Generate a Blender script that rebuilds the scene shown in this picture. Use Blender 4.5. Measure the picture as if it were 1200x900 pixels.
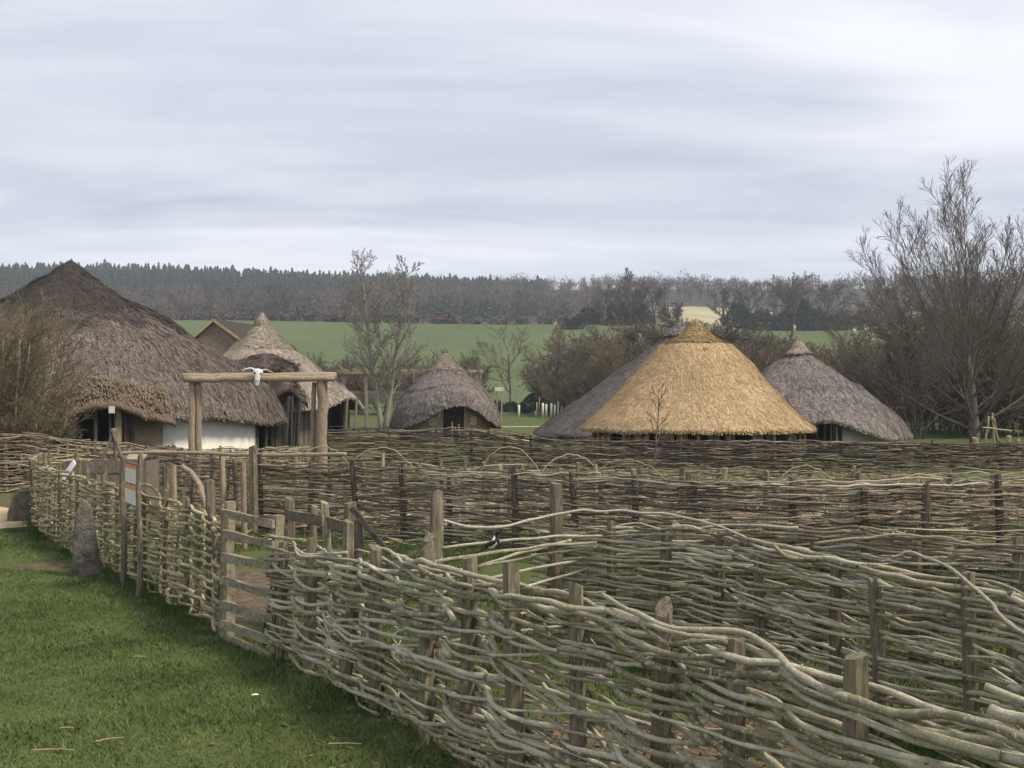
import bpy, math, random
import numpy as np
from mathutils import Vector

for o in list(bpy.data.objects):
    bpy.data.objects.remove(o, do_unlink=True)
scene = bpy.context.scene
COL = scene.collection
R = np.random.default_rng(11)

# ------------------------------------------------------------------ camera
EYE, F, HZ = 2.3, 1300.0, 465.0          # eye height, focal length in photo pixels, horizon row
cam = bpy.data.cameras.new('camera'); cam_o = bpy.data.objects.new('camera', cam); COL.objects.link(cam_o)
cam_o.location = (0, 0, EYE)
cam_o.rotation_euler = (math.radians(90) + math.atan(15 / F), 0, 0)
cam.sensor_width = 36; cam.lens = 36 * F / 1200; cam.clip_start = 0.05; cam.clip_end = 6000
scene.camera = cam_o

# ------------------------------------------------------------------ view, world, sun
scene.view_settings.view_transform = 'Standard'; scene.view_settings.look = 'None'
scene.view_settings.gamma = 1; scene.view_settings.use_curve_mapping = False
scene.view_settings.exposure = 1.52
SUN_EL, SUN_AZ = math.radians(52), math.radians(115)     # azimuth clockwise from +Y (camera direction)
W = bpy.data.worlds.new('World'); scene.world = W; W.use_nodes = True
nt = W.node_tree; nt.nodes.clear()
def wn(t, **kw):
    n = nt.nodes.new(t)
    for k, v in kw.items(): setattr(n, k, v)
    return n
def wl(a, b): nt.links.new(a, b)
def wmath(op, a, b=None, c=None):
    n = wn('ShaderNodeMath', operation=op)
    for i, x in enumerate((a, b, c)):
        if x is None: continue
        if isinstance(x, (int, float)): n.inputs[i].default_value = x
        else: wl(x, n.inputs[i])
    return n.outputs[0]
sky = wn('ShaderNodeTexSky', sky_type='NISHITA', sun_disc=False, sun_elevation=SUN_EL, sun_rotation=SUN_AZ)
bg1 = wn('ShaderNodeBackground'); bg1.inputs[1].default_value = 0.1; wl(sky.outputs[0], bg1.inputs[0])
tc = wn('ShaderNodeTexCoord'); sep = wn('ShaderNodeSeparateXYZ'); wl(tc.outputs['Generated'], sep.inputs[0])
zc = wmath('MAXIMUM', sep.outputs[2], 0.0)
den = wmath('ADD', zc, 0.11)
px_ = wmath('DIVIDE', sep.outputs[0], den); py_ = wmath('DIVIDE', sep.outputs[1], den)
comb = wn('ShaderNodeCombineXYZ'); wl(wmath('MULTIPLY', px_, 0.46), comb.inputs[0]); wl(py_, comb.inputs[1])
n1 = wn('ShaderNodeTexNoise'); n1.inputs['Scale'].default_value = 0.95; n1.inputs['Detail'].default_value = 5
n1.inputs['Roughness'].default_value = 0.50; n1.inputs['Distortion'].default_value = 0.6
mp = wn('ShaderNodeMapping'); mp.inputs['Location'].default_value = (2.2, 11.3, 9.2); wl(comb.outputs[0], mp.inputs[0]); wl(mp.outputs[0], n1.inputs['Vector'])
n2 = wn('ShaderNodeTexNoise'); n2.inputs['Scale'].default_value = 3.1; n2.inputs['Detail'].default_value = 6; n2.inputs['Roughness'].default_value = 0.58; n2.inputs['Distortion'].default_value = 0.8; wl(mp.outputs[0], n2.inputs['Vector'])
cr = wn('ShaderNodeValToRGB'); wl(wmath('ADD', wmath('MULTIPLY', n1.outputs[0], 0.86), wmath('MULTIPLY', n2.outputs[0], 0.14)), cr.inputs[0])
e = cr.color_ramp.elements
e[0].position = 0.385; e[0].color = (0.180, 0.198, 0.235, 1)
e[1].position = 0.62; e[1].color = (0.355, 0.36, 0.378, 1)
m_ = e.new(0.50); m_.color = (0.262, 0.277, 0.312, 1)
# low band near the horizon: thinner, paler cloud
hzf = wn('ShaderNodeMapRange'); wl(zc, hzf.inputs[0]); hzf.inputs[1].default_value = 0.0; hzf.inputs[2].default_value = 0.2
hzf.inputs[3].default_value = 0.75; hzf.inputs[4].default_value = 0.0
mixh = wn('ShaderNodeMix', data_type='RGBA'); wl(hzf.outputs[0], mixh.inputs[0]); wl(cr.outputs[0], mixh.inputs[6]); mixh.inputs[7].default_value = (0.34, 0.362, 0.405, 1)
bg2 = wn('ShaderNodeBackground'); bg2.inputs[1].default_value = 1.0; wl(mixh.outputs[2], bg2.inputs[0])
ms = wn('ShaderNodeMixShader'); ms.inputs[0].default_value = 0.97; wl(bg1.outputs[0], ms.inputs[1]); wl(bg2.outputs[0], ms.inputs[2])
wo = wn('ShaderNodeOutputWorld'); wl(ms.outputs[0], wo.inputs[0])

sun = bpy.data.lights.new('sun', 'SUN'); sun.energy = 1.5; sun.angle = math.radians(14); sun.color = (1.0, 0.90, 0.76)
sun_o = bpy.data.objects.new('sun', sun); COL.objects.link(sun_o)
sd = Vector((math.sin(SUN_AZ) * math.cos(SUN_EL), math.cos(SUN_AZ) * math.cos(SUN_EL), math.sin(SUN_EL)))
sun_o.rotation_euler = sd.to_track_quat('Z', 'Y').to_euler(); sun_o.location = (30, -20, 60)

# ------------------------------------------------------------------ helpers
_tab = np.random.default_rng(5).random((32, 32, 32)).astype(np.float64) * 2 - 1
def vnoise(p):
    p = np.asarray(p, float).reshape(-1, 3)
    i = np.floor(p).astype(int); f = p - i; f = f * f * (3 - 2 * f)
    out = 0
    for a in (0, 1):
        for b in (0, 1):
            for c in (0, 1):
                w = (f[:, 0] if a else 1 - f[:, 0]) * (f[:, 1] if b else 1 - f[:, 1]) * (f[:, 2] if c else 1 - f[:, 2])
                out = out + w * _tab[(i[:, 0] + a) % 32, (i[:, 1] + b) % 32, (i[:, 2] + c) % 32]
    return out
def unit(v): return v / (np.linalg.norm(v, axis=-1, keepdims=True) + 1e-12)
def sstep(a, b, x):
    t = np.clip((np.asarray(x, float) - a) / (b - a), 0, 1); return t * t * (3 - 2 * t)

class MB:
    """collects verts, quads and tris of ONE part"""
    def __init__(self): self.v = []; self.q = []; self.t = []; self.n = 0
    def add(self, V, Q=None, T=None):
        V = np.asarray(V, float).reshape(-1, 3); self.v.append(V)
        if Q is not None and len(Q): self.q.append(np.asarray(Q, int) + self.n)
        if T is not None and len(T): self.t.append(np.asarray(T, int) + self.n)
        self.n += len(V); return self
    def tube(self, P, r, k=6, cap=True, jit=None):
        P = np.asarray(P, float); n = len(P); r = np.broadcast_to(np.asarray(r, float), (n,))
        t = unit(np.gradient(P, axis=0)); d = np.abs(P[-1] - P[0])
        up = np.array([0, 0, 1.0]) if d[2] < 0.75 * np.linalg.norm(d) else np.array([0.23, 0.97, 0.0])
        s = unit(np.cross(t, up)); u = np.cross(s, t)
        a = np.arange(k) * 2 * math.pi / k + 0.3
        rr = np.repeat(r[:, None], k, 1)
        if jit is not None: rr = rr * jit
        V = P[:, None] + rr[..., None] * (np.cos(a)[None, :, None] * s[:, None] + np.sin(a)[None, :, None] * u[:, None])
        I = np.arange((n - 1) * k).reshape(n - 1, k); J = np.roll(I, -1, 1)
        Q = np.stack([I, J, J + k, I + k], -1).reshape(-1, 4)
        V = V.reshape(-1, 3); T = None
        if cap:
            V = np.vstack([V, P[:1], P[-1:]]); c0 = n * k; b = np.arange(k); bn = (b + 1) % k; o = (n - 1) * k
            T = np.vstack([np.stack([bn, b, np.full(k, c0)], 1), np.stack([o + b, o + bn, np.full(k, c0 + 1)], 1)])
        return self.add(V, Q, T)
    def box(self, c, ax, ay, az):
        """box from centre and three half-axis vectors"""
        c, ax, ay, az = map(lambda q: np.asarray(q, float), (c, ax, ay, az))
        V = [c + i * ax + j * ay + k * az for k in (-1, 1) for j in (-1, 1) for i in (-1, 1)]
        return self.add(V, [[0, 2, 3, 1], [4, 5, 7, 6], [0, 1, 5, 4], [2, 6, 7, 3], [0, 4, 6, 2], [1, 3, 7, 5]])
    def beam(self, a, b, w, h, up=(0, 0, 1), rng=None, n=5, rough=0.0):
        """rectangular timber from a to b with slightly uneven faces"""
        a = np.asarray(a, float); b = np.asarray(b, float); t = unit(b - a); up = np.asarray(up, float)
        s = unit(np.cross(t, up)); u = np.cross(s, t); tt = np.linspace(0, 1, n)[:, None]; P = a + (b - a) * tt
        crn = [(-1, -1), (1, -1), (1, 1), (-1, 1)]; V = []
        for i in range(n):
            for cx, cy in crn:
                e1 = e2 = 0
                if rng is not None and rough: e1, e2 = rng.normal(0, rough, 2)
                V.append(P[i] + s * (cx * w / 2 + e1) + u * (cy * h / 2 + e2))
        I = np.arange((n - 1) * 4).reshape(n - 1, 4); J = np.roll(I, -1, 1)
        Q = np.vstack([np.stack([I, J, J + 4, I + 4], -1).reshape(-1, 4), [[3, 2, 1, 0]], [[4 * n - 4, 4 * n - 3, 4 * n - 2, 4 * n - 1]]])
        return self.add(V, Q)
    def arrays(self):
        V = np.vstack(self.v) if self.v else np.zeros((0, 3))
        Q = np.vstack(self.q) if self.q else np.zeros((0, 4), int)
        T = np.vstack(self.t) if self.t else np.zeros((0, 3), int)
        return V, Q, T
    def mesh(self, name, smooth=True, off=(0, 0, 0)):
        V, Q, T = self.arrays(); V = V - np.asarray(off, float)
        used = np.zeros(len(V), bool); used[Q.ravel()] = True; used[T.ravel()] = True
        if not used.all(): ix = np.cumsum(used) - 1; V = V[used]; Q = ix[Q]; T = ix[T]
        me = bpy.data.meshes.new(name); nq, ntt = len(Q), len(T)
        me.vertices.add(len(V)); me.vertices.foreach_set('co', V.astype(np.float32).ravel())
        me.loops.add(nq * 4 + ntt * 3); me.polygons.add(nq + ntt)
        me.loops.foreach_set('vertex_index', np.concatenate([Q.ravel(), T.ravel()]).astype(np.int32))
        me.polygons.foreach_set('loop_start', np.concatenate([np.arange(nq) * 4, nq * 4 + np.arange(ntt) * 3]).astype(np.int32))
        me.polygons.foreach_set('use_smooth', np.full(nq + ntt, bool(smooth)))
        me.update(calc_edges=True); me.validate(); return me

WLOC = {}
def link(name, me, m, parent=None):
    o = bpy.data.objects.new(name, me); COL.objects.link(o)
    if m is not None and me is not None and not me.materials: me.materials.append(m)
    if parent is not None: o.parent = parent
    return o
def tag(o, label, cat, group=None, kind=None):
    if label: o['label'] = label
    if cat: o['category'] = cat
    if group: o['group'] = group
    if kind: o['kind'] = kind
    return o
def thing(name, label, cat, loc=(0, 0, 0), group=None):
    o = bpy.data.objects.new(name, None); COL.objects.link(o); o.location = loc; o.empty_display_size = 0.1
    WLOC[o.name] = np.asarray(loc, float); return tag(o, label, cat, group)
def part(name, mb, m, parent, smooth=True, label=None, kind=None):
    off = WLOC[parent.name]
    o = link(name, mb.mesh(name, smooth, off), m, parent); WLOC[o.name] = off
    if label: o['label'] = label
    if kind: o['kind'] = kind
    return o
def solo(name, mb, m, label, cat, loc, group=None, smooth=True):
    o = link(name, mb.mesh(name, smooth, loc), m); o.location = loc; WLOC[o.name] = np.asarray(loc, float)
    return tag(o, label, cat, group)
def copy_tree(o, parent=None):
    c = o.copy(); COL.objects.link(c)
    if parent is not None: c.parent = parent
    for ch in list(o.children): copy_tree(ch, c)
    return c

# ------------------------------------------------------------------ terrain
RPX = [-400, 0, 200, 400, 600, 800, 1000, 1300]
RZ = [90, 88, 86, 81, 74, 75, 77, 82]
def ground_z(x, y):
    x = np.asarray(x, float); y = np.asarray(y, float)
    base = np.interp(y, [-100, 85, 110, 150, 200, 320, 420], [0, 0, 0.35, 1.5, 8, 24.2, 28.0])
    base = np.where((y > 120) & (y < 450), base * (1 - .13 * sstep(800, 900, 600 + F * x / np.maximum(y, 100)) * sstep(120, 240, y)), base)
    ridge = np.interp(600 + F * x / np.maximum(y, 300), RPX, RZ)
    t = np.clip((y - 420) / 340, 0, 1); b0 = np.where(y > 420, 28 * (1 - .13 * sstep(800, 900, 600 + F * x / np.maximum(y, 100))), 28); far = b0 + (ridge - b0) * t + np.clip((y - 760) / 400, 0, 1) * 5
    z = np.where(y > 420, far, base)
    p = np.stack([x, y, np.zeros_like(x)], -1).reshape(-1, 3)
    s = np.clip((y - 120) / 300, 0, 1)
    z = z + s * 2.0 * vnoise(p / 90.0 + 7).reshape(x.shape)
    near = 1 - sstep(40, 60, y)
    z = z + near * (0.02 * vnoise(p * 1.3).reshape(x.shape) + 0.012 * vnoise(p * 4.1 + 9).reshape(x.shape)) - near * 0.012
    return z
def gz(x, y): return float(ground_z(np.array([x]), np.array([y]))[0])
def at(px, py, Y): return np.array([(px - 600) / F * Y, Y, EYE - (py - HZ) / F * Y])
def gx(px, Y): return (px - 600) / F * Y

# ------------------------------------------------------------------ materials
def nodes_mat(name, rough=0.9, spec=0.2):
    m = bpy.data.materials.new(name); m.use_nodes = True; t = m.node_tree
    b = t.nodes['Principled BSDF']; b.inputs['Roughness'].default_value = rough; b.inputs['Specular IOR Level'].default_value = spec
    return m, t, b
class NB:
    def __init__(s, t): s.t = t; s.tc = t.nodes.new('ShaderNodeTexCoord')
    def set(s, sock, v):
        if hasattr(v, 'default_value') or hasattr(v, 'is_linked'): s.t.links.new(v, sock)
        elif isinstance(v, tuple) and len(v) == 3 and sock.type == 'RGBA': sock.default_value = (*v, 1)
        else: sock.default_value = v
    def noise(s, scale, detail=3, rough=0.5, stretch=None, vec=None, color=False, dist=0):
        n = s.t.nodes.new('ShaderNodeTexNoise'); n.inputs['Scale'].default_value = scale; n.inputs['Detail'].default_value = detail
        n.inputs['Roughness'].default_value = rough; n.inputs['Distortion'].default_value = dist
        v = vec or s.tc.outputs['Object']
        if stretch:
            mp = s.t.nodes.new('ShaderNodeMapping'); mp.inputs['Scale'].default_value = stretch; s.t.links.new(v, mp.inputs[0]); v = mp.outputs[0]
        s.t.links.new(v, n.inputs['Vector']); return n.outputs[0]
    def ramp(s, f, stops):
        n = s.t.nodes.new('ShaderNodeValToRGB'); s.t.links.new(f, n.inputs[0]); el = n.color_ramp.elements
        for i, (p, c) in enumerate(stops):
            q = el[i] if i < 2 else el.new(p)
            q.position = p; q.color = (*c, 1) if isinstance(c, tuple) else (c, c, c, 1)
        return n.outputs[0]
    def mix(s, f, a, b, mode='MIX'):
        n = s.t.nodes.new('ShaderNodeMix'); n.data_type = 'RGBA'; n.blend_type = mode
        s.set(n.inputs[0], f); s.set(n.inputs[6], a); s.set(n.inputs[7], b); return n.outputs[2]
    def math(s, op, a, b=0.0):
        n = s.t.nodes.new('ShaderNodeMath'); n.operation = op; s.set(n.inputs[0], a); s.set(n.inputs[1], b); return n.outputs[0]
    def attr(s, name):
        n = s.t.nodes.new('ShaderNodeAttribute'); n.attribute_name = name; return n.outputs['Fac']
    def rnd(s):
        g = s.t.nodes.new('ShaderNodeNewGeometry'); o = s.t.nodes.new('ShaderNodeObjectInfo')
        return s.math('FRACT', s.math('ADD', g.outputs['Random Per Island'], o.outputs['Random']))
    def bump(s, b, h, strength, dist):
        n = s.t.nodes.new('ShaderNodeBump'); n.inputs['Strength'].default_value = strength; n.inputs['Distance'].default_value = dist
        s.t.links.new(h, n.inputs['Height']); s.t.links.new(n.outputs[0], b.inputs['Normal'])
    def z(s):
        n = s.t.nodes.new('ShaderNodeSeparateXYZ'); s.t.links.new(s.tc.outputs['Object'], n.inputs[0]); return n.outputs[2]
    def pos(s):
        g = s.t.nodes.new('ShaderNodeNewGeometry'); return g.outputs['Position']

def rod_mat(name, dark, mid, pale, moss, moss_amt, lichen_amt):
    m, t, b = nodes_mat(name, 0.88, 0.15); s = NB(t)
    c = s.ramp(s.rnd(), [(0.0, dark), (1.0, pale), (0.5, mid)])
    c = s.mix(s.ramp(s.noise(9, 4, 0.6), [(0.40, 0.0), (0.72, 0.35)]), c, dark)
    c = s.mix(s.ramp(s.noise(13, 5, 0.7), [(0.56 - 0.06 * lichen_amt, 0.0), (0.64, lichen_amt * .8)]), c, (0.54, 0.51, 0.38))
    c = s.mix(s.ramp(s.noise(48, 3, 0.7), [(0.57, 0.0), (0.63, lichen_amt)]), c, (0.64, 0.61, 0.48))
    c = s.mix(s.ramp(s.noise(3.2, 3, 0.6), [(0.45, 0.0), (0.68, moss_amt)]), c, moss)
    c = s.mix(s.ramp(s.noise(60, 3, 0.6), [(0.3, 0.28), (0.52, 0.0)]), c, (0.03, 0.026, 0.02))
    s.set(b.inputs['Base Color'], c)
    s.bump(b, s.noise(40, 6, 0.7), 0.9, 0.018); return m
M = {}
M['rod_near'] = rod_mat('lichen_bark', (0.145, 0.118, 0.072), (0.43, 0.39, 0.27), (0.66, 0.615, 0.47), (0.27, 0.24, 0.10), 0.38, 0.75)
M['rod_green'] = rod_mat('mossy_bark', (0.17, 0.135, 0.07), (0.42, 0.36, 0.205), (0.60, 0.53, 0.345), (0.29, 0.28, 0.105), 0.55, 0.5)
M['rod_mid'] = rod_mat('weathered_bark', (0.08, 0.06, 0.042), (0.25, 0.20, 0.145), (0.62, 0.55, 0.42), (0.19, 0.17, 0.085), 0.3, 0.4)
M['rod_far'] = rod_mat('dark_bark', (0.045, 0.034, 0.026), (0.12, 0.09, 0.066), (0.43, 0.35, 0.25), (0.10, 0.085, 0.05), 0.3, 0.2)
M['rod_left'] = rod_mat('brown_bark', (0.12, 0.088, 0.06), (0.28, 0.22, 0.155), (0.48, 0.40, 0.30), (0.2, 0.165, 0.09), 0.2, 0.3)

def wood_mat(name, dark, light, moss=None, moss_amt=0.4, stretch=(9, 9, 0.9), bump=0.7):
    m, t, b = nodes_mat(name, 0.85, 0.15); s = NB(t)
    c = s.ramp(s.noise(6, 6, 0.65, stretch), [(0.32, dark), (0.68, light)])
    c = s.mix(s.ramp(s.rnd(), [(0, 0.0), (1, 0.35)]), c, tuple(v * 0.55 for v in dark))
    c = s.mix(s.ramp(s.noise(14, 4, 0.7), [(0.55, 0.0), (0.72, 0.5)]), c, tuple(min(1, v * 1.35) for v in light))
    if moss: c = s.mix(s.ramp(s.noise(4.5, 3, 0.6), [(0.48, 0.0), (0.68, moss_amt)]), c, moss)
    c = s.mix(s.ramp(s.noise(10, 3, 0.5, (14, 14, 0.7)), [(0.30, 0.8), (0.38, 0.0)]), c, (0.03, 0.026, 0.022))
    s.set(b.inputs['Base Color'], c); s.bump(b, s.noise(9, 6, 0.7, stretch), bump, 0.015); return m
M['post'] = wood_mat('weathered_post_wood', (0.085, 0.067, 0.047), (0.33, 0.285, 0.21), (0.19, 0.185, 0.085), 0.5)
M['post_dark'] = wood_mat('dark_post_wood', (0.055, 0.044, 0.033), (0.19, 0.16, 0.12))
M['rod_pale'] = rod_mat('bleached_rod', (0.36, 0.31, 0.23), (0.50, 0.44, 0.34), (0.62, 0.56, 0.45), (0.3, 0.28, 0.18), 0.25, 0.4)
M['post_pale'] = wood_mat('pale_post_wood', (0.25, 0.20, 0.13), (0.48, 0.40, 0.275))
M['board'] = wood_mat('grey_boards', (0.11, 0.094, 0.073), (0.29, 0.25, 0.195))
M['log'] = wood_mat('debarked_log', (0.26, 0.195, 0.12), (0.50, 0.41, 0.285), stretch=(1, 9, 9))
M['log_up'] = wood_mat('debarked_upright', (0.22, 0.17, 0.11), (0.43, 0.345, 0.245))
M['gatewood'] = wood_mat('lichened_gate_wood', (0.17, 0.14, 0.095), (0.42, 0.37, 0.265), (0.27, 0.265, 0.13), 0.5, (3, 3, 3))
M['dark_wood'] = wood_mat('dark_wood', (0.035, 0.03, 0.026), (0.10, 0.088, 0.075))

def plain(name, col, var=0.25, scale=8, rough=0.9, bumpd=0.0, spec=0.2):
    m, t, b = nodes_mat(name, rough, spec); s = NB(t)
    lo = tuple(v * (1 - var) for v in col); hi = tuple(min(1, v * (1 + var)) for v in col)
    s.set(b.inputs['Base Color'], s.ramp(s.noise(scale, 5, 0.6), [(0.3, lo), (0.7, hi)]))
    if bumpd: s.bump(b, s.noise(scale * 2.5, 5, 0.65), 0.8, bumpd)
    return m
def thatch_mat(name, dark, mid, light, top=None, zsplit=None, moss=None):
    m, t, b = nodes_mat(name, 0.95, 0.08); s = NB(t)
    c = s.ramp(s.rnd(), [(0, dark), (1, light), (0.5, mid)])
    c = s.mix(s.ramp(s.noise(0.8, 5, 0.65), [(0.35, 0.55), (0.65, 0.0)]), c, tuple(v * 0.72 for v in mid))
    c = s.mix(s.ramp(s.noise(7, 4, 0.7, (1, 1, 2.2)), [(0.35, 0.55), (0.6, 0.0)]), c, tuple(v * 0.8 for v in dark))
    if moss: c = s.mix(s.ramp(s.noise(1.6, 4, 0.6), [(0.5, 0.0), (0.7, 0.5)]), c, moss)
    if top:
        h = s.math('ADD', s.z(), s.math('MULTIPLY', s.math('SUBTRACT', s.noise(0.55, 5, 0.65), 0.5), 4.2))
        c = s.mix(s.ramp(s.math('DIVIDE', h, 10.0), [(zsplit / 10 - 0.03, 0.0), (zsplit / 10 + 0.05, 0.9)]), c, top)
    s.set(b.inputs['Base Color'], c); s.bump(b, s.noise(14, 5, 0.7), 0.7, 0.05); return m
M['gold'] = thatch_mat('golden_thatch', (0.34, 0.225, 0.115), (0.54, 0.385, 0.215), (0.71, 0.545, 0.335))
M['goldcap'] = thatch_mat('golden_ridge_straw', (0.31, 0.205, 0.095), (0.45, 0.32, 0.16), (0.60, 0.46, 0.26))
M['grey'] = thatch_mat('grey_thatch', (0.11, 0.095, 0.086), (0.235, 0.206, 0.187), (0.39, 0.35, 0.315))
M['grey2'] = thatch_mat('weathered_grey_thatch', (0.105, 0.093, 0.085), (0.20, 0.178, 0.162), (0.33, 0.295, 0.26), moss=(0.14, 0.12, 0.085))
M['greydk'] = thatch_mat('dark_grey_thatch', (0.085, 0.075, 0.07), (0.175, 0.155, 0.143), (0.28, 0.25, 0.23))
M['greycap'] = thatch_mat('pale_grey_cap_thatch', (0.25, 0.207, 0.16), (0.42, 0.358, 0.285), (0.56, 0.49, 0.40))
M['tancap'] = thatch_mat('tan_cap_thatch', (0.22, 0.178, 0.133), (0.33, 0.275, 0.212), (0.45, 0.385, 0.305))
M['brown'] = thatch_mat('brown_heather_thatch', (0.085, 0.068, 0.056), (0.175, 0.146, 0.124), (0.29, 0.247, 0.212), top=(0.05, 0.043, 0.039), zsplit=5.1)
M['brown2'] = thatch_mat('brown_patch_thatch', (0.085, 0.066, 0.056), (0.15, 0.122, 0.105), (0.24, 0.2, 0.175))
M['porch'] = thatch_mat('tan_porch_thatch', (0.15, 0.11, 0.077), (0.24, 0.185, 0.13), (0.35, 0.28, 0.205))
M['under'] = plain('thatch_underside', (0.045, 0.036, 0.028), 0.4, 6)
M['white'] = plain('limewashed_daub', (0.72, 0.69, 0.61), 0.10, 3, 0.95, 0.01)
M['daub'] = plain('brown_daub', (0.31, 0.235, 0.16), 0.25, 4, 0.95, 0.02)
M['cream'] = plain('cream_paint', (0.60, 0.51, 0.37), 0.15, 10)
M['dark'] = plain('dark_timber_shade', (0.03, 0.026, 0.022), 0.3, 6)  # dark walls, and the interior shade painted on the doorway sheets
M['bone'] = plain('bleached_bone', (0.62, 0.61, 0.56), 0.1, 20, 0.7, 0.003)
M['socket'] = plain('socket_shade', (0.05, 0.045, 0.04), 0.2, 20)  # shade of the skull's hollows, put into the colour
M['horn'] = plain('pale_horn', (0.42, 0.38, 0.31), 0.3, 14, 0.6)
M['brick'] = plain('brown_gable', (0.22, 0.165, 0.12), 0.25, 2.5)
M['verge'] = plain('yellow_verge_board', (0.36, 0.28, 0.14), 0.2, 3)
M['bt_dark'] = plain('dark_twig_bark', (0.125, 0.102, 0.08), 0.35, 6)
M['bt_twig'] = plain('reddish_twig', (0.19, 0.16, 0.133), 0.3, 3)
M['bt_grey'] = plain('grey_green_bark', (0.24, 0.218, 0.175), 0.3, 5)
M['bt_olive'] = plain('olive_twig', (0.17, 0.165, 0.09), 0.3, 2)
M['scrub'] = plain('scrub_twig', (0.138, 0.114, 0.092), 0.4, 0.7)
M['scrub_olive'] = plain('olive_scrub_twig', (0.175, 0.145, 0.09), 0.35, 1.2)
M['pale_twig'] = plain('pale_dead_twig', (0.36, 0.32, 0.25), 0.2, 8)
M['bramble'] = plain('dark_bramble', (0.055, 0.058, 0.038), 0.5, 1.5)
M['evergreen'] = plain('dark_evergreen', (0.034, 0.044, 0.028), 0.5, 1.2)
M['conifer'] = plain('conifer_needles', (0.032, 0.047, 0.034), 0.45, 0.06)
M['farwood'] = plain('bare_wood_crowns', (0.115, 0.090, 0.069), 0.6, 0.035)
M['guard'] = plain('pale_tree_guard', (0.62, 0.64, 0.50), 0.1, 4, 0.6)
M['blackf'] = plain('black_feather', (0.012, 0.013, 0.018), 0.3, 30, 0.45, spec=0.5)
M['whitef'] = plain('white_feather', (0.78, 0.78, 0.76), 0.05, 30)
M['beak'] = plain('black_beak', (0.015, 0.014, 0.013), 0.2, 30, 0.4)
M['litter'] = plain('dead_leaves', (0.17, 0.11, 0.065), 0.5, 5)
M['straw'] = plain('pale_straw', (0.36, 0.295, 0.18), 0.2, 8)
M['cutwood'] = plain('cut_wood', (0.45, 0.36, 0.24), 0.2, 20)

def stone_mat(name, a, bcol, lich):
    m, t, b = nodes_mat(name, 0.9, 0.2); s = NB(t)
    c = s.ramp(s.noise(5, 6, 0.7), [(0.35, a), (0.68, bcol)])
    c = s.mix(s.ramp(s.noise(9, 5, 0.7), [(0.55, 0.0), (0.66, 0.65)]), c, lich)
    c = s.mix(s.ramp(s.noise(2.5, 3, 0.6), [(0.5, 0.0), (0.7, 0.6)]), c, (0.17, 0.13, 0.09))
    s.set(b.inputs['Base Color'], c); s.bump(b, s.noise(11, 6, 0.7), 1.0, 0.04); return m
M['stone'] = stone_mat('lichened_sarsen', (0.07, 0.064, 0.055), (0.21, 0.19, 0.155), (0.30, 0.30, 0.24))
M['boulder'] = stone_mat('mossy_boulder', (0.09, 0.075, 0.055), (0.21, 0.18, 0.13), (0.19, 0.19, 0.10))

def ground_mat():
    m, t, b = nodes_mat('ground_cover', 0.95, 0.1); s = NB(t); P = s.pos()
    g = s.ramp(s.noise(0.9, 5, 0.6, vec=P), [(0.32, (0.075, 0.098, 0.030)), (0.68, (0.125, 0.150, 0.052))])
    g = s.mix(s.ramp(s.noise(5.5, 5, 0.65, vec=P), [(0.52, 0.0), (0.72, 0.55)]), g, (0.155, 0.15, 0.065))
    g = s.mix(s.ramp(s.noise(28, 4, 0.6, vec=P), [(0.35, 0.55), (0.58, 0.0)]), g, (0.030, 0.042, 0.014))
    fld = s.ramp(s.noise(0.03, 5, 0.6, vec=P), [(0.3, (0.068, 0.098, 0.038)), (0.7, (0.098, 0.128, 0.052))])
    fld = s.mix(s.ramp(s.noise(0.011, 4, 0.6, vec=P), [(0.4, 0.0), (0.65, 0.55)]), fld, (0.125, 0.150, 0.062)); fld = s.mix(s.ramp(s.noise(0.35, 3, 0.6, (1, .12, 1), vec=P), [(0.5, 0.0), (0.7, 0.35)]), fld, (0.055, 0.085, 0.03))
    g = s.mix(s.attr('field'), g, fld)
    d = s.ramp(s.noise(7, 6, 0.7, vec=P), [(0.32, (0.060, 0.045, 0.030)), (0.68, (0.21, 0.165, 0.11))])
    dm = s.math('ADD', s.attr('dirt'), s.math('MULTIPLY', s.math('SUBTRACT', s.noise(2.2, 5, 0.65, vec=P), 0.5), 1.1))
    g = s.mix(s.ramp(dm, [(0.42, 0.0), (0.60, 1.0)]), g, d)
    pl = s.ramp(s.noise(0.05, 4, 0.6, vec=P), [(0.3, (0.30, 0.265, 0.15)), (0.7, (0.42, 0.37, 0.22))])
    g = s.mix(s.attr('pale'), g, pl)
    g = s.mix(s.attr('wood'), g, (0.055, 0.048, 0.038))
    s.set(b.inputs['Base Color'], g); s.bump(b, s.noise(18, 6, 0.7, vec=P), 0.8, 0.05); return m
M['ground'] = ground_mat()
def grass_mat(name, a, c, y):
    m, t, b = nodes_mat(name, 0.8, 0.15); s = NB(t); P = s.pos()
    q = s.ramp(s.rnd(), [(0.0, a), (1.0, c)])
    q = s.mix(s.ramp(s.noise(0.9, 6, 0.7, vec=P), [(0.36, 0.75), (0.58, 0.0)]), q, tuple(v * 0.55 for v in a))
    q = s.mix(s.ramp(s.noise(2.6, 5, 0.7, vec=P), [(0.54, 0.0), (0.72, 0.6)]), q, y)
    s.set(b.inputs['Base Color'], q); return m
M['grass'] = grass_mat('mown_grass', (0.072, 0.112, 0.030), (0.165, 0.222, 0.075), (0.25, 0.25, 0.10))
M['tuft'] = grass_mat('rank_grass', (0.036, 0.062, 0.015), (0.095, 0.132, 0.036), (0.15, 0.145, 0.055))
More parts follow.
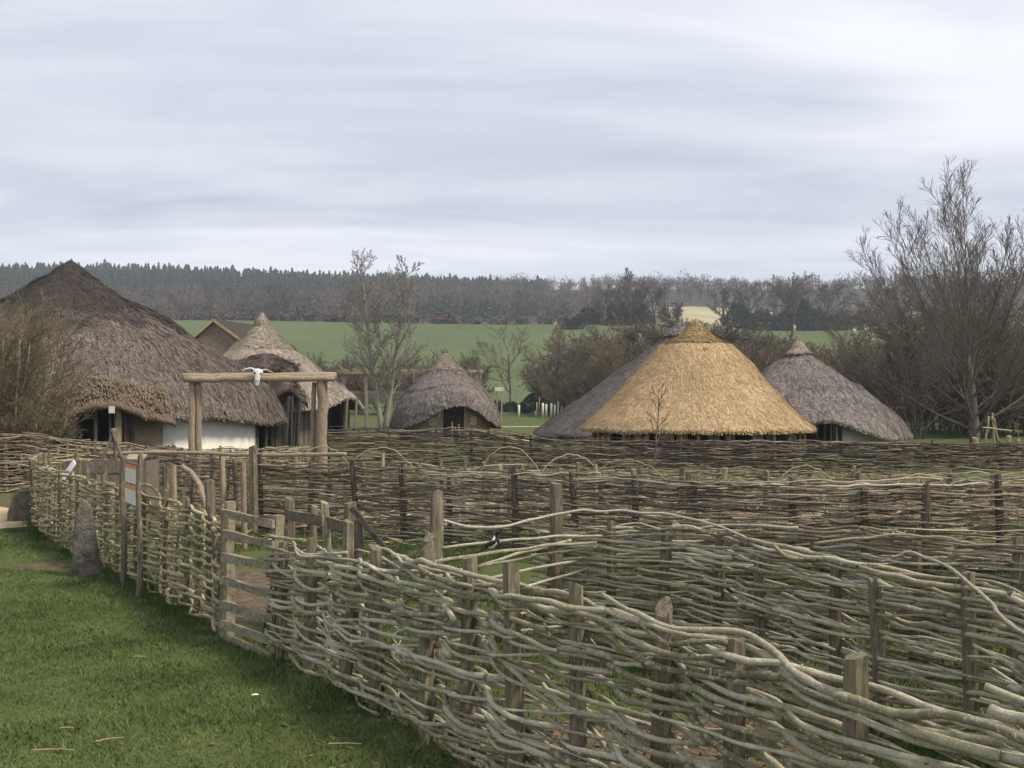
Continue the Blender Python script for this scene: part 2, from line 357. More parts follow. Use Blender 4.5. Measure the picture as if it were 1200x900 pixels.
def sand_mat():
    m, t, b = nodes_mat('sandy_path', 0.95, 0.1); s = NB(t); P = s.pos()
    c = s.ramp(s.noise(3, 6, 0.7, vec=P), [(0.3, (0.38, 0.28, 0.165)), (0.7, (0.60, 0.475, 0.315))])
    c = s.mix(s.ramp(s.noise(40, 4, 0.7, vec=P), [(0.35, 0.5), (0.55, 0.0)]), c, (0.19, 0.13, 0.08))
    s.set(b.inputs['Base Color'], c); s.bump(b, s.noise(50, 4, 0.7, vec=P), 0.6, 0.01); return m
M['sand'] = sand_mat()

# ------------------------------------------------------------------ ground sheet
def axis(segs):
    out = [np.array([segs[0][0]])]
    for a, b, n in segs: out.append(np.linspace(a, b, n + 1)[1:])
    return np.concatenate(out)
xs = axis([(-1500, -300, 24), (-300, -60, 24), (-60, -14, 30), (-14, 14, 116), (14, 60, 30), (60, 300, 24), (300, 1500, 24)])
ys = axis([(-60, 2, 12), (2, 26, 100), (26, 60, 50), (60, 130, 40), (130, 460, 70), (460, 900, 50), (900, 1700, 12)])
X, Y = np.meshgrid(xs, ys); Zg = ground_z(X, Y)
nx, ny = len(xs), len(ys)
I = (np.arange(ny - 1)[:, None] * nx + np.arange(nx - 1)[None]).ravel()
gmb = MB().add(np.stack([X, Y, Zg], -1), np.stack([I, I + 1, I + nx + 1, I + nx], 1))
gme = gmb.mesh('ground'); ground = link('ground', gme, M['ground']); ground['kind'] = 'structure'
ang = 600 + F * X / np.maximum(Y, 1)
def blob(cx, cy, rx, ry): return np.clip(1.25 - np.hypot((X - cx) / rx, (Y - cy) / ry), 0, 1)
field = sstep(118, 150, Y) * (1 - sstep(425, 432, Y))
dirt = np.maximum.reduce([blob(0.9, 7.4, 1.5, 1.0) * 0.95, blob(2.2, 5.8, 1.4, 1.4) * 0.55, blob(-3.0, 13.2, 1.5, 2.6) * 1.0,
                          blob(3, 25, 19, 7.5) * 1.0, blob(-3, 21, 6, 3) * .8, blob(3.0, 12.5, 3.5, 2.0) * .75, blob(-4, 27, 3.4, 5) * 0.9, blob(-6.2, 15.3, 1.0, 0.5) * .9, blob(-0.2, 6.6, .7, .5) * .7, blob(2, 44, 14, 3.5) * .6])
fxx = np.array([-9.3, -7.6, -5.2, -3.7, -2.85, -2.07, -.33, 3.0]); fyy = np.array([21.5, 18.2, 14.6, 12.3, 10.9, 9.85, 7.12, 1.9])
df = np.abs(np.interp(X, fxx, fyy) - Y); dirt = np.maximum(dirt, np.where((X > -9.3) & (X < 3), .62 * (1 - sstep(.1, .55, df)), 0))
pale = np.maximum(sstep(434, 440, Y) * (1 - sstep(548, 556, Y)) * sstep(66, 72, X), sstep(434, 440, Y) * (1 - sstep(452, 458, Y)) * sstep(8, 14, X))
wood = np.maximum(sstep(425, 432, Y) * (1 - pale), 0)
for nm, arr in (('field', field), ('dirt', dirt), ('pale', pale), ('wood', wood)):
    a = gme.attributes.new(nm, 'FLOAT', 'POINT'); a.data.foreach_set('value', arr.ravel().astype(np.float32))

def path_sheet(poly, half, n=60, m=7, seed=1):
    """sandy strip draped 5 mm over the ground, uneven edges"""
    poly = np.asarray(poly, float); d = np.r_[0, np.cumsum(np.linalg.norm(np.diff(poly, axis=0), axis=1))]
    s = np.linspace(0, d[-1], n); C = np.stack([np.interp(s, d, poly[:, 0]), np.interp(s, d, poly[:, 1])], 1)
    t = unit(np.gradient(C, axis=0)); nn = np.stack([-t[:, 1], t[:, 0]], 1); hw = np.interp(s, d, half)
    V = []
    w1 = vnoise(np.stack([s * 1.2, np.full(n, seed * 3.1), np.zeros(n)], 1)) ; w2 = vnoise(np.stack([s * 1.2, np.full(n, seed * 5.7 + 9), np.zeros(n)], 1))
    for j in range(m):
        q = j / (m - 1) * 2 - 1; off = q * hw * (1 + 0.28 * np.where(q > 0, w1, w2) * abs(q))
        p = C + nn * off[:, None]; V.append(np.c_[p, ground_z(p[:, 0], p[:, 1]) + 0.006 + 0.012 * (1 - abs(q))])
    V = np.stack(V, 1).reshape(-1, 3); I = (np.arange(n - 1)[:, None] * m + np.arange(m - 1)[None]).ravel()
    o = link('path', MB().add(V, np.stack([I, I + m, I + m + 1, I + 1], 1)).mesh('path'), M['sand']); o['kind'] = 'structure'; return o
path_sheet([(-18, 21.6), (-12, 21.6), (-9.9, 21.0), (-8.7, 19.7)], [2.9, 2.7, 1.7, 0.4], seed=1)
path_sheet([(-6, 86), (0, 85), (4, 86), (9, 87), (20, 90)], [0.8] * 5, seed=3)
path_sheet([(-2.5, 72), (-0.3, 66), (0.6, 61), (1.0, 57)], [0.5, 0.7, .7, .5], seed=4)

# ------------------------------------------------------------------ wattle fences
class Line:
    def __init__(s, pts, n=400):
        p = np.asarray(pts, float); k = len(p)
        # Catmull-Rom through the plan points
        q = np.vstack([2 * p[0] - p[1], p, 2 * p[-1] - p[-2]]); out = []
        for i in range(k - 1):
            t = np.linspace(0, 1, 60, endpoint=False)[:, None]; a, b, c, d = q[i], q[i + 1], q[i + 2], q[i + 3]
            out.append(0.5 * ((2 * b) + (c - a) * t + (2 * a - 5 * b + 4 * c - d) * t ** 2 + (3 * b - a - 3 * c + d) * t ** 3))
        s.C = np.vstack(out + [p[-1:]]); s.d = np.r_[0, np.cumsum(np.linalg.norm(np.diff(s.C, axis=0), axis=1))]; s.L = s.d[-1]
        t = unit(np.gradient(s.C, axis=0)); s.T = t; s.N = np.stack([-t[:, 1], t[:, 0]], 1)
    def at(s, q):
        q = np.asarray(q, float); qc = np.clip(q, 0, s.L)
        P = np.stack([np.interp(qc, s.d, s.C[:, i]) for i in (0, 1)], -1); N = np.stack([np.interp(qc, s.d, s.N[:, i]) for i in (0, 1)], -1)
        T = np.stack([np.interp(qc, s.d, s.T[:, i]) for i in (0, 1)], -1)
        return P + T * (q - qc)[..., None], N

def post_mb(rng, x, y, z1, r, z0=-0.25, lean=0.035, k=10):
    n = 7; tt = np.linspace(0, 1, n); l = rng.normal(0, lean, 2)
    P = np.c_[x + l[0] * tt * (z1 + 0.2), y + l[1] * tt * (z1 + 0.2), z0 + (z1 - z0) * tt]
    P[1:-1, :2] += rng.normal(0, r * 0.06, (n - 2, 2))
    col = 1 + rng.normal(0, 0.15, k)                     # cleft, not round
    jit = np.repeat(col[None], n, 0) * (1 + rng.normal(0, 0.03, (n, k))); jit[-1] *= 0.92
    mb = MB().tube(P, np.full(n, r) * np.linspace(1.05, 0.95, n), k, True, jit)
    V = mb.v[0]; V[(n - 1) * k:n * k, 2] += rng.normal(0, r * 0.10, k) + np.cos(np.arange(k) * 6.2832 / k + rng.random() * 6.28) * abs(rng.normal(0, r * .45)); V[n * k + 1, 2] += rng.uniform(0, r * .25); return mb

def rod_curve(rng, line, ps, s0, s1, z0f, par, amp, step, wob, zslope, slow):
    n = max(6, int((s1 - s0) / step)); s = np.linspace(s0, s1, n); idx = np.arange(len(ps))
    ph = np.interp(s, ps, idx)
    ph = np.where(s < ps[0], (s - ps[0]) / max(0.3, ps[1] - ps[0]), ph); ph = np.where(s > ps[-1], len(ps) - 1 + (s - ps[-1]) / max(0.3, ps[-1] - ps[-2]), ph)
    off = amp * np.cos(math.pi * (ph * slow + par) - (0 if slow == 1 else math.pi / 4)) * (1 if slow == 1 else 1.38)
    sd = rng.random() * 50
    q = np.stack([s * 2.3, np.full(n, sd), np.full(n, sd * 1.7)], 1)
    kk = np.arange(s0 - .3, s1 + .7, rng.uniform(.22, .36)); kk = kk + rng.normal(0, .05, len(kk)); ka, kb = rng.normal(0, .62 * wob, (2, len(kk)))
    off = off + np.interp(s, kk, ka) * .8; zk = np.interp(s, kk, kb)
    off = off + wob * 1.1 * vnoise(q + 3.3) + wob * 0.5 * vnoise(q * 2.7)
    u = (s - s0) / (s1 - s0) - 0.5
    z = z0f(s) + zk + wob * 1.0 * vnoise(q * 0.9 + 11) + wob * 0.55 * vnoise(q * 2.4 + 5) + zslope * u + rng.normal(0, .5 * wob) * (2 * u) ** 2
    P, N = line.at(s); P = P + N * off[:, None]
    return np.c_[P, np.maximum(z, 0.015) + ground_z(P[:, 0], P[:, 1])], s

def wattle_fence(label, pts, H, posts, mat, dz, rmin, rmax, lmin, lmax, amp, wob, seed, k=6, step=0.07, pmat='post', prad=(.045, .06),
                 postz=None, slope=0.05, gapfrac=0.0, cap=300, extra_top=0, zmin=0.05, skip=0.0, pz=(.02, .2), stubs=0.0):
    rng = np.random.default_rng(seed); line = Line(pts)
    Hs = np.asarray([h[0] for h in H]) * line.L; Hv = np.asarray([h[1] for h in H])
    hf = lambda s: np.interp(s, Hs, Hv)
    if isinstance(posts, (int, float)):
        m = max(3, int(round(line.L / posts))); ps = np.linspace(0.03, line.L - 0.03, m + 1); ps[1:-1] += rng.normal(0, posts * 0.09, m - 1)
    else: ps = np.asarray(posts, float)
    c0, _ = line.at(line.L / 2); T = thing('wattle_fence', label, 'wattle fence', (float(c0[0]), float(c0[1]), 0.0))
    order = np.argsort([np.linalg.norm(line.at(s)[0]) for s in ps])
    spare = MB()
    for cnt, i in enumerate(order):
        p, _ = line.at(ps[i]); zt = (postz[i] if postz is not None else hf(ps[i]) + rng.uniform(*pz))
        mb = post_mb(rng, p[0], p[1], zt, rng.uniform(*prad), lean=.016 if postz is not None else .03)
        part('post', mb, M[pmat], T, smooth=False)
    rods = []
    nl = int((Hv.max() - zmin) / dz) + 1
    for j in range(nl):
        s = -rng.uniform(0, 0.25); u = j / max(1, nl - 1)
        while s < line.L - 0.15:
            Lr = rng.uniform(lmin, lmax); s1 = s + Lr
            if s1 > line.L + 0.22: s1 = line.L + rng.uniform(-0.02, 0.22)
            if s1 - s > 0.35 and rng.random() > skip:
                zj = lambda q, u=u, e=rng.normal(0, dz * 0.22): zmin + (hf(q) - zmin) * u + e
                slow = 1.0 if rng.random() > 0.18 else 0.5
                P, sa = rod_curve(rng, line, ps, s, s1, zj, j % 2, amp * rng.uniform(0.85, 1.2), step, wob, rng.normal(0, slope), slow)
                r0 = rng.uniform(rmin, rmax) * (1.12 if rng.random() < .15 else 1)
                rods.append((P, r0))
            s = s1 - rng.uniform(0.03, 0.2) + gapfrac * rng.random()
    for e_ in range(extra_top):
        a = rng.uniform(-0.1, line.L * 0.85); Lr = rng.uniform(1.1, 1.8) * lmax * 0.8
        zj = lambda q, e=rng.uniform(-0.05, 0.05): hf(q) + e
        P, sa = rod_curve(rng, line, ps, a, min(a + Lr, line.L + 0.4), zj, rng.integers(2), amp * 1.1, step, wob * 1.3, rng.normal(0, 0.12), 0.5)
        rods.append((P, rng.uniform(rmax * 0.7, rmax * 1.0)))
    rods.sort(key=lambda q: np.linalg.norm(q[0].mean(0)[:2]) / q[1])
    rest = MB(); nrest = 0
    for i, (P, r0) in enumerate(rods):
        n = len(P); tp = np.linspace(1.0, rng.uniform(0.38, 0.75), n)
        if rng.random() < .5: tp = tp[::-1]
        sd = rng.random() * 40
        kn = 1 + 0.13 * vnoise(np.stack([np.arange(n) * 0.55, np.full(n, sd), np.zeros(n)], 1)); kn = kn + 0.22 * (rng.random(n) < 0.05)
        if i < cap:
            rm = MB().tube(P, r0 * tp * kn, k)
            for _ in range(rng.poisson(stubs * 2)):          # broken side twigs
                a_ = rng.integers(1, n - 2); dv = unit(unit(P[a_ + 1] - P[a_]) * rng.choice([-1, 1]) * .9 + rng.normal(0, .55, 3)); ll = rng.uniform(.03, .11); rs = r0 * tp[a_] * rng.uniform(.3, .55)
                rm.tube([P[a_], P[a_] + dv * ll * .6, P[a_] + dv * ll + rng.normal(0, .006, 3)], [rs, rs * .85, rs * .55], 5)
            part('rod', rm, mat, T)
        else: rest.tube(P, r0 * tp * kn, k); nrest += 1
    if nrest: part('rods', rest, mat, T, kind='stuff', label='the rest of the thin woven rods')
    return T, line

# near fence to the right of the gate: straight line, posts measured along it
def F2p(t): return (-.33 + t, 7.12 - 1.57 * t)
t0_, t1_ = -1.74, 3.2; k2 = math.hypot(1, 1.57)
tp_ = [-1.72, -1.36, -0.965, -0.677, -0.247, 0.03, 0.355, 0.70, 1.04, 1.32, 1.69, 2.2, 2.6, 2.95]
zp_ = [1.02, 1.12, 1.33, 1.19, 1.29, 1.28, 1.30, 1.28, 1.26, 1.21, 1.26, 1.2, 1.22, 1.2]
near_fence, L2 = wattle_fence('chunky wattle fence of thick lichened branches from the gate to the lower right',
    [F2p(t0_), F2p(0), F2p(1.6), F2p(t1_)], [(0, 1.04), (0.22, 1.08), (0.4, 1.18), (0.6, 1.19), (1, 1.13)], [(t - t0_) * k2 for t in tp_], M['rod_near'],
    0.0265, 0.0120, 0.0225, 1.2, 3.2, 0.072, 0.019, 21, k=8, step=0.045, prad=(.044, .054), postz=zp_, slope=0.16, extra_top=6, skip=0.03, stubs=.8)
# left fence along the lawn
left_fence, L1 = wattle_fence('closely woven mossy wattle fence left of the gate behind the standing stone',
    [(-8.9, 23.3), (-9.25, 21.6), (-7.6, 18.2), (-5.2, 14.6), (-3.7, 12.3), (-2.85, 10.9)], [(0, 1.12), (0.15, 1.18), (0.5, 1.15), (0.82, 1.12), (0.93, 1.16), (1, 1.02)], 0.43, M['rod_green'],
    0.043, 0.0145, 0.0235, 0.9, 2.1, 0.046, 0.015, 22, k=7, step=0.045, prad=(.025, .033), slope=0.03, extra_top=4, stubs=.3)
# inner pen
inner_fence, L3 = wattle_fence('inner wattle fence just behind the near fence, two tall posts at its open end',
    [(0.36, 10.45), (1.0, 9.95), (2.0, 8.7), (2.95, 6.95), (3.7, 5.0), (4.1, 3.6)], [(0, 1.08), (0.2, 1.17), (0.5, 1.13), (1, 1.05)], 0.62, M['rod_near'],
    0.0255, 0.0120, 0.0205, 1.4, 3.3, 0.062, 0.016, 23, k=7, step=0.06, prad=(.042, .055), slope=0.10, extra_top=6, stubs=.5, pz=(-.10, .10))
wattle_fence('grey wattle fence crossing the right side just behind the inner pen',
    [(0.7, 11.3), (1.6, 10.9), (2.5, 10.3), (3.4, 9.5), (4.5, 8.5), (6.0, 7.4)], [(0, 1.0), (0.5, 1.1), (1, 1.08)], 0.85, M['rod_mid'],
    0.025, 0.011, 0.019, 1.4, 3.2, 0.06, 0.018, 24, k=6, step=0.08, prad=(.04, .052), slope=0.08, extra_top=6, pz=(-.04, .12))
wattle_fence('long dark wattle fence of thin rods crossing the middle below the bent hoops',
    [(-4.35, 19.2), (-2.8, 18.4), (0.1, 16.8), (2.4, 15.2), (5.0, 14.6), (8.5, 14.8)], [(0, 1.2), (0.2, 1.14), (0.6, 1.14), (1, 1.14)], 1.0, M['rod_mid'],
    0.021, 0.0105, 0.0185, 1.5, 3.4, 0.06, 0.02, 25, k=5, step=0.1, pmat='post_dark', prad=(.04, .055), slope=0.07, extra_top=8, pz=(-.06, .13))
wattle_fence('low loose wattle edging of pale rods in the bed under the bent hoops',
    [(-4.2, 25.2), (0, 24.6), (4, 23.4), (8, 22.2), (14, 21.5)], [(0, .80), (0.5, .78), (1, .82)], 0.9, M['rod_mid'],
    0.034, 0.0115, 0.019, 1.3, 3.2, 0.06, 0.03, 29, k=5, step=0.12, pmat='post', prad=(.04, .05), slope=0.12, extra_top=10, pz=(-.06, .10))
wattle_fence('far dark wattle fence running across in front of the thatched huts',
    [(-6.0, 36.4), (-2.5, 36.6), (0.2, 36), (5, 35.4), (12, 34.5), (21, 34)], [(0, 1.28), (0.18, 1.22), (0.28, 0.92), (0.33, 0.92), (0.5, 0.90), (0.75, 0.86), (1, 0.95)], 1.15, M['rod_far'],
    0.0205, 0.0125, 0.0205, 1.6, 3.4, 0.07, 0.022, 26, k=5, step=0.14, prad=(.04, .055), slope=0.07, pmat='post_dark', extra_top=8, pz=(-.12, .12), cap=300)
wattle_fence('brown wattle fence behind the left fence, under the long pale log rail',
    [(-9.0, 24.4), (-7.4, 23.9), (-5.9, 22.8), (-4.9, 21.2)], [(0, 1.1), (0.6, 1.08), (1, 1.0)], 0.6, M['rod_left'],
    0.034, 0.012, 0.021, 1.2, 2.4, 0.06, 0.025, 27, k=5, step=0.1, prad=(.04, .055), slope=0.08, extra_top=3, pz=(-.06, .12))
wattle_fence('brown wattle fence at far left running past the big roundhouse to the gateway',
    [(-17, 26.4), (-12.4, 26.8), (-9.8, 28.6), (-7.6, 31), (-6.1, 33.2)], [(0, 1.38), (0.38, 1.4), (0.5, 1.15), (0.62, 0.95), (0.8, 0.85), (1, 0.8)], 0.7, M['rod_left'],
    0.035, 0.014, 0.0235, 1.4, 3.0, 0.065, 0.03, 28, k=5, step=0.12, prad=(.04, .05), slope=0.10, extra_top=5, pz=(-.08, .08))

def bent_rod(P, r0, r1, k=6, n=28, seed=0, wob=0.012):
    rng = np.random.default_rng(seed); P = np.asarray(P, float); d = np.r_[0, np.cumsum(np.linalg.norm(np.diff(P, axis=0), axis=1))]
    q = np.vstack([2 * P[0] - P[1], P, 2 * P[-1] - P[-2]]); out = []
    for i in range(len(P) - 1):
        t = np.linspace(0, 1, 10, endpoint=False)[:, None]; a, b, c, e = q[i], q[i + 1], q[i + 2], q[i + 3]
        out.append(0.5 * ((2 * b) + (c - a) * t + (2 * a - 5 * b + 4 * c - e) * t ** 2 + (3 * b - a - 3 * c + e) * t ** 3))
    C = np.vstack(out + [P[-1:]]); s = np.arange(len(C)); sd = rng.random() * 30
    for ax in range(3): C[:, ax] += wob * vnoise(np.stack([s * 0.35, np.full(len(C), sd + 7 * ax), np.zeros(len(C))], 1))
    return MB().tube(C, np.linspace(r0, r1, len(C)), k)

# tall posts and loose rods across the pen opening
rng = np.random.default_rng(77)
for (x, y, z1, r) in ((-0.66, 9.55, 1.48, .062), (0.42, 10.25, 1.50, .06), (-0.70, 9.35, 1.12, .06)):
    part('post', post_mb(rng, x, y, z1, r, lean=.006), M['post'], inner_fence, False)
for i, (a, b, za, zb, r) in enumerate([((-0.75, 9.3), (0.75, 10.0), 0.90, 1.0, .019), ((-0.6, 9.6), (0.55, 10.25), 0.72, 0.98, .018), ((-0.55, 9.55), (0.9, 10.1), 0.78, 0.95, .015),
        ((-0.66, 9.6), (0.6, 10.2), 0.60, 0.80, .017), ((-0.6, 9.5), (0.7, 10.2), 0.46, 0.72, .016), ((-0.55, 9.55), (0.65, 10.1), 0.30, 0.42, .017), ((-0.6, 9.6), (0.75, 10.0), 0.18, 0.26, .016), ((-.6, 9.55), (.8, 10.0), 1.0, 1.06, .014)]):
    m_ = ((a[0] + b[0]) / 2, (a[1] + b[1]) / 2 - .06)
    part('rod', bent_rod([(a[0], a[1], za), (m_[0], m_[1], (za + zb) / 2 + .03), (b[0], b[1], zb)], r, r * .75, seed=i), M['rod_near'], inner_fence)
# long pale rods lying over the fences
part('rod', bent_rod([at(500, 606, 9.6), at(580, 618, 9.7), at(660, 601, 9.9), at(740, 599, 9.8), at(830, 612, 9.2), at(905, 650, 8.6)], .014, .010, seed=31), M['rod_pale'], inner_fence)
part('rod', bent_rod([at(1045, 651, 7.0), at(1075, 650, 6.9), at(1125, 675, 6.6), at(1165, 712, 6.3), at(1200, 745, 6.1)], .010, .014, seed=32), M['rod_pale'], inner_fence, label='bleached pale rod arching off the top of the fence')
part('rod', bent_rod([at(955, 637, 8.3), at(1030, 628, 8.1), at(1100, 628, 7.9), at(1140, 638, 7.7)], .011, .009, seed=33), M['rod_pale'], inner_fence)
part('rod', bent_rod([at(905, 640, 8.4), at(930, 655, 8.3), at(960, 657, 8.2), at(900, 690, 8.1)][:3], .016, .02, seed=34), M['rod_green'], inner_fence)

# ------------------------------------------------------------------ ladder gate and rail fence
g0, g1 = np.array([-2.70, 10.62]), np.array([-2.10, 9.95])
G = thing('wattle_gate', 'grey wooden ladder gate of seven rungs between the two lawn-side wattle fences', 'gate', (float(g0[0]), float(g0[1]), 0))
rng = np.random.default_rng(3)
for q, z1, r in ((g0, 1.30, .045), (g1, 1.24, .045)):
    mb = MB(); mb.beam((q[0], q[1], 0.02), (q[0], q[1], z1), .085, .075, (0.6, -0.7, 0), rng, 7, .006); part('stile', mb, M['gatewood'], G, False)
for z in (1.18, .965, .765, .53, .315, .12, -.02):
    sag = rng.normal(0, .015); mb = MB(); a = (*(g0 + (g1 - g0) * -.02), z + rng.normal(0, .01) + .02); b = (*(g0 + (g1 - g0) * 1.05), z + sag + .02)
    off = np.array([-.05, -.045, 0]); mb.beam(np.array(a) + off, np.array(b) + off, .035, .075, (0, 0, 1), rng, 6, .006); part('rung', mb, M['gatewood'], G, False)
part('brace', bent_rod([(g1[0] + .02, g1[1] + .12, 1.15), (g1[0] - .06, g1[1] + .14, .6), (g1[0] - .15, g1[1] + .16, .05)], .02, .022, seed=2), M['dark_wood'], G)
solo('gate_post', post_mb(rng, -2.80, 10.80, 1.22, .06, lean=.01), M['post'], 'rough upright post behind the hinge side of the ladder gate', 'post', (-2.83, 10.74, 0), smooth=False)

RF = thing('rail_fence', 'short weathered post and rail fence inside the pen, right behind the ladder gate', 'fence', (-1.5, 10.4, 0))
ra, rb = np.array([-2.25, 11.2]), np.array([-.66, 9.6])
for u, z1, r in ((0, 1.27, .05), (.16, 1.22, .04), (.33, 1.28, .045), (.48, 1.3, .06), (.56, 1.16, .05)):
    p = ra + (rb - ra) * u; part('post', post_mb(rng, p[0], p[1] + .05, z1, r), M['gatewood' if u == .33 else 'post'], RF, False)
for z in (1.10, .76, .40):
    for (u0, u1) in ((-.02, .5), (.5, 1.02)):
        if z > 1 and u0 > .4: continue
        a = ra + (rb - ra) * u0; b = ra + (rb - ra) * u1; dzz = rng.normal(0, .02)
        mb = MB().beam((*a, z + dzz), (*b, z - dzz + rng.normal(0, .02)), .04, .10, (0, 0, 1), rng, 6, .006); part('rail', mb, M['post'], RF, False)
pb = ra + (rb - ra) * .5
part('brace', MB().beam((pb[0] - .03, pb[1] - .1, 1.27), (pb[0] + .32, pb[1] - .15, .85), .05, .06, (0, 1, 0), rng, 4, .004), M['dark_wood'], RF, False)

# posts and poles inside the left pen
for i, (px, py, Yd, r, mt, lab) in enumerate(((195, 548, 13.4, .055, 'post', 'stout grey post behind the left fence beside the sign'), (206, 545, 13.2, .04, 'log_up', 'yellowish debarked post rising behind the left fence at the foot of the curved branch'),
        (250, 563, 12.0, .065, 'post', 'thick grey post behind the left fence near the ladder gate'), (297, 523, 18.9, .075, 'post', 'tall grey corner post at the left end of the dark middle fence'),
        (288, 542, 16.8, .045, 'log_up', 'pale debarked stake standing beside the tall grey corner post'))):
    p = at(px, py, Yd); solo('post', post_mb(rng, p[0], p[1], p[2], r, lean=.012), M[mt], lab, 'post', (float(p[0]), float(p[1]), 0), smooth=False)
p = at(214, 546, 13.0); solo('curved_branch', bent_rod([at(214, 547, 13.0), at(226, 556, 12.9), at(238, 580, 12.6), at(244, 610, 12.4)], .035, .03, k=8, seed=6), M['log_up'], 'thick pale branch curving down over the top of the left fence', 'branch', (float(p[0]), float(p[1]), 0))
lr = thing('log_rail', 'long pale horizontal log rail above the brown wattle behind the left fence', 'rail', (-8.4, 23.6, 0))
part('log', bent_rod([at(118, 531, 23.4), at(210, 530, 22.4), at(300, 533, 21.0), at(405, 532, 19.6)], .040, .034, k=8, seed=9), M['log'], lr)
for px, Yd in ((150, 23.2), (262, 21.8), (350, 20.4)):
    p = at(px, 527, Yd); part('post', post_mb(rng, p[0], p[1] + .1, p[2], .05), M['post_pale'], lr, False)
tr = thing('pole_tripod', 'dark pole tripod standing behind the left fence by the sign', 'tripod', tuple(np.r_[at(133, 505, 21.5)[:2], 0]))
ap = at(133, 508, 21.5)
for dx, dy in ((-.42, -.1), (.02, .4), (.38, -.15)):
    b = np.array([ap[0] + dx * 1.6, ap[1] + dy, 0.0]); e_ = ap + (ap - b) * .06; part('pole', bent_rod([b, (b + ap) / 2, e_], .04, .03, seed=int(dx * 100) + 90), M['post'], tr)
ps_ = thing('plank_hutch', 'low grey plank hutch behind the left fence, under the pole tripod', 'hutch', tuple(np.r_[at(125, 560, 20.6)[:2], 0]))
hc = at(122, 560, 20.6)
for i in range(5):
    zc_ = .10 + i * .225; part('plank', MB().beam((hc[0] - .75, hc[1], zc_), (hc[0] + .75, hc[1] + rng.normal(0, .01), zc_ + rng.normal(0, .01)), .03, .215, (0, 0, 1), rng, 5, .004), M['board'], ps_, False)
part('roof_board', MB().box((hc[0] + .52, hc[1] + .20, 1.16), (.17, 0, 0), (0, .16, .04), (0, -.006, .02)), M['post_pale'], ps_, False)
for sx in (-.76, .76): part('side_panel', MB().box((hc[0] + sx, hc[1] + .4, .55), (.02, 0, 0), (0, .38, 0), (0, 0, .55)), M['board'], ps_, False)

# ------------------------------------------------------------------ sign, lectern, stones
S = thing('notice_board', 'white and orange notice board on two rough poles in front of the left fence', 'sign', (-4.5, 13.15, 0))
sa, sb_ = np.array([-4.74, 13.55]), np.array([-4.27, 12.75])
def spole(p, z1, r, sd): return bent_rod([(p[0], p[1], -.2), (p[0] + .01, p[1], .6), (p[0] - .015, p[1] + .01, 1.1), (p[0] + .01, p[1], z1)], r * 1.15, r, k=7, seed=sd)
part('pole', spole(sa, 1.58, .035, 1), M['post'], S); part('pole', spole(sb_, 1.66, .03, 2), M['post'], S)
ud = np.r_[unit(sb_ - sa), 0]; nd = np.array([-ud[1], ud[0], 0]);
if nd[0] > 0: nd = -nd
def notice_mat():
    m, t, b = nodes_mat('printed_notice', .6); s = NB(t); P = s.pos(); n = t.nodes.new('ShaderNodeSeparateXYZ'); t.links.new(P, n.inputs[0])
    ln = s.ramp(s.math('FRACT', s.math('MULTIPLY', n.outputs[2], 42.0)), [(.30, 1.0), (.42, 0.0)]); br = s.ramp(s.noise(30, 2, .5, (1, 1, 1.4), vec=P), [(.46, 0.0), (.54, .75)])
    c = s.mix(s.math('MULTIPLY', ln, br), (.70, .67, .60), (.30, .29, .28)); c = s.mix(s.ramp(s.noise(9, 4, .6, vec=P), [(.5, 0.0), (.75, .3)]), c, (.45, .42, .35)); s.set(b.inputs['Base Color'], c); return m
def spanel(u0, u1, z0, z1, d, th):
    L_ = np.linalg.norm(sb_ - sa); c = np.r_[sa + (sb_ - sa) * (u0 + u1) / 2, (z0 + z1) / 2] + nd * d
    return MB().box(c, ud * L_ * (u1 - u0) / 2, nd * th, (0, 0, (z1 - z0) / 2))
def flat(name, col, rough=.6): return plain(name, col, .05, 5, rough)
bd = part('board', spanel(.18, .86, 1.02, 1.52, .000, .012), M['board'], S, False)
part('notice', spanel(.20, .84, 1.28, 1.455, .015, .002), notice_mat(), bd, False)
part('notice', spanel(.20, .84, 1.035, 1.21, .015, .002), bpy.data.materials['printed_notice'], bd, False)
org = flat('orange_band', (.72, .24, .09))
part('band', spanel(.20, .84, 1.455, 1.50, .016, .002), org, bd, False); part('band', spanel(.20, .84, 1.215, 1.265, .016, .002), org, bd, False)
LC = thing('lectern_sign', 'small white tilted lectern sign poking above the far end of the left fence', 'sign', tuple(np.r_[at(82, 560, 19.2)[:2], 0]))
lp = at(80, 552, 19.2)
part('panel', MB().box(lp, (.11, .02, .16), (-.08, .17, .02), (.012, .005, -.008)), flat('white_panel', (.72, .74, .78)), LC, False)
part('leg', post_mb(rng, lp[0] + .03, lp[1] + .1, lp[2] - .05, .035), M['dark_wood'], LC)

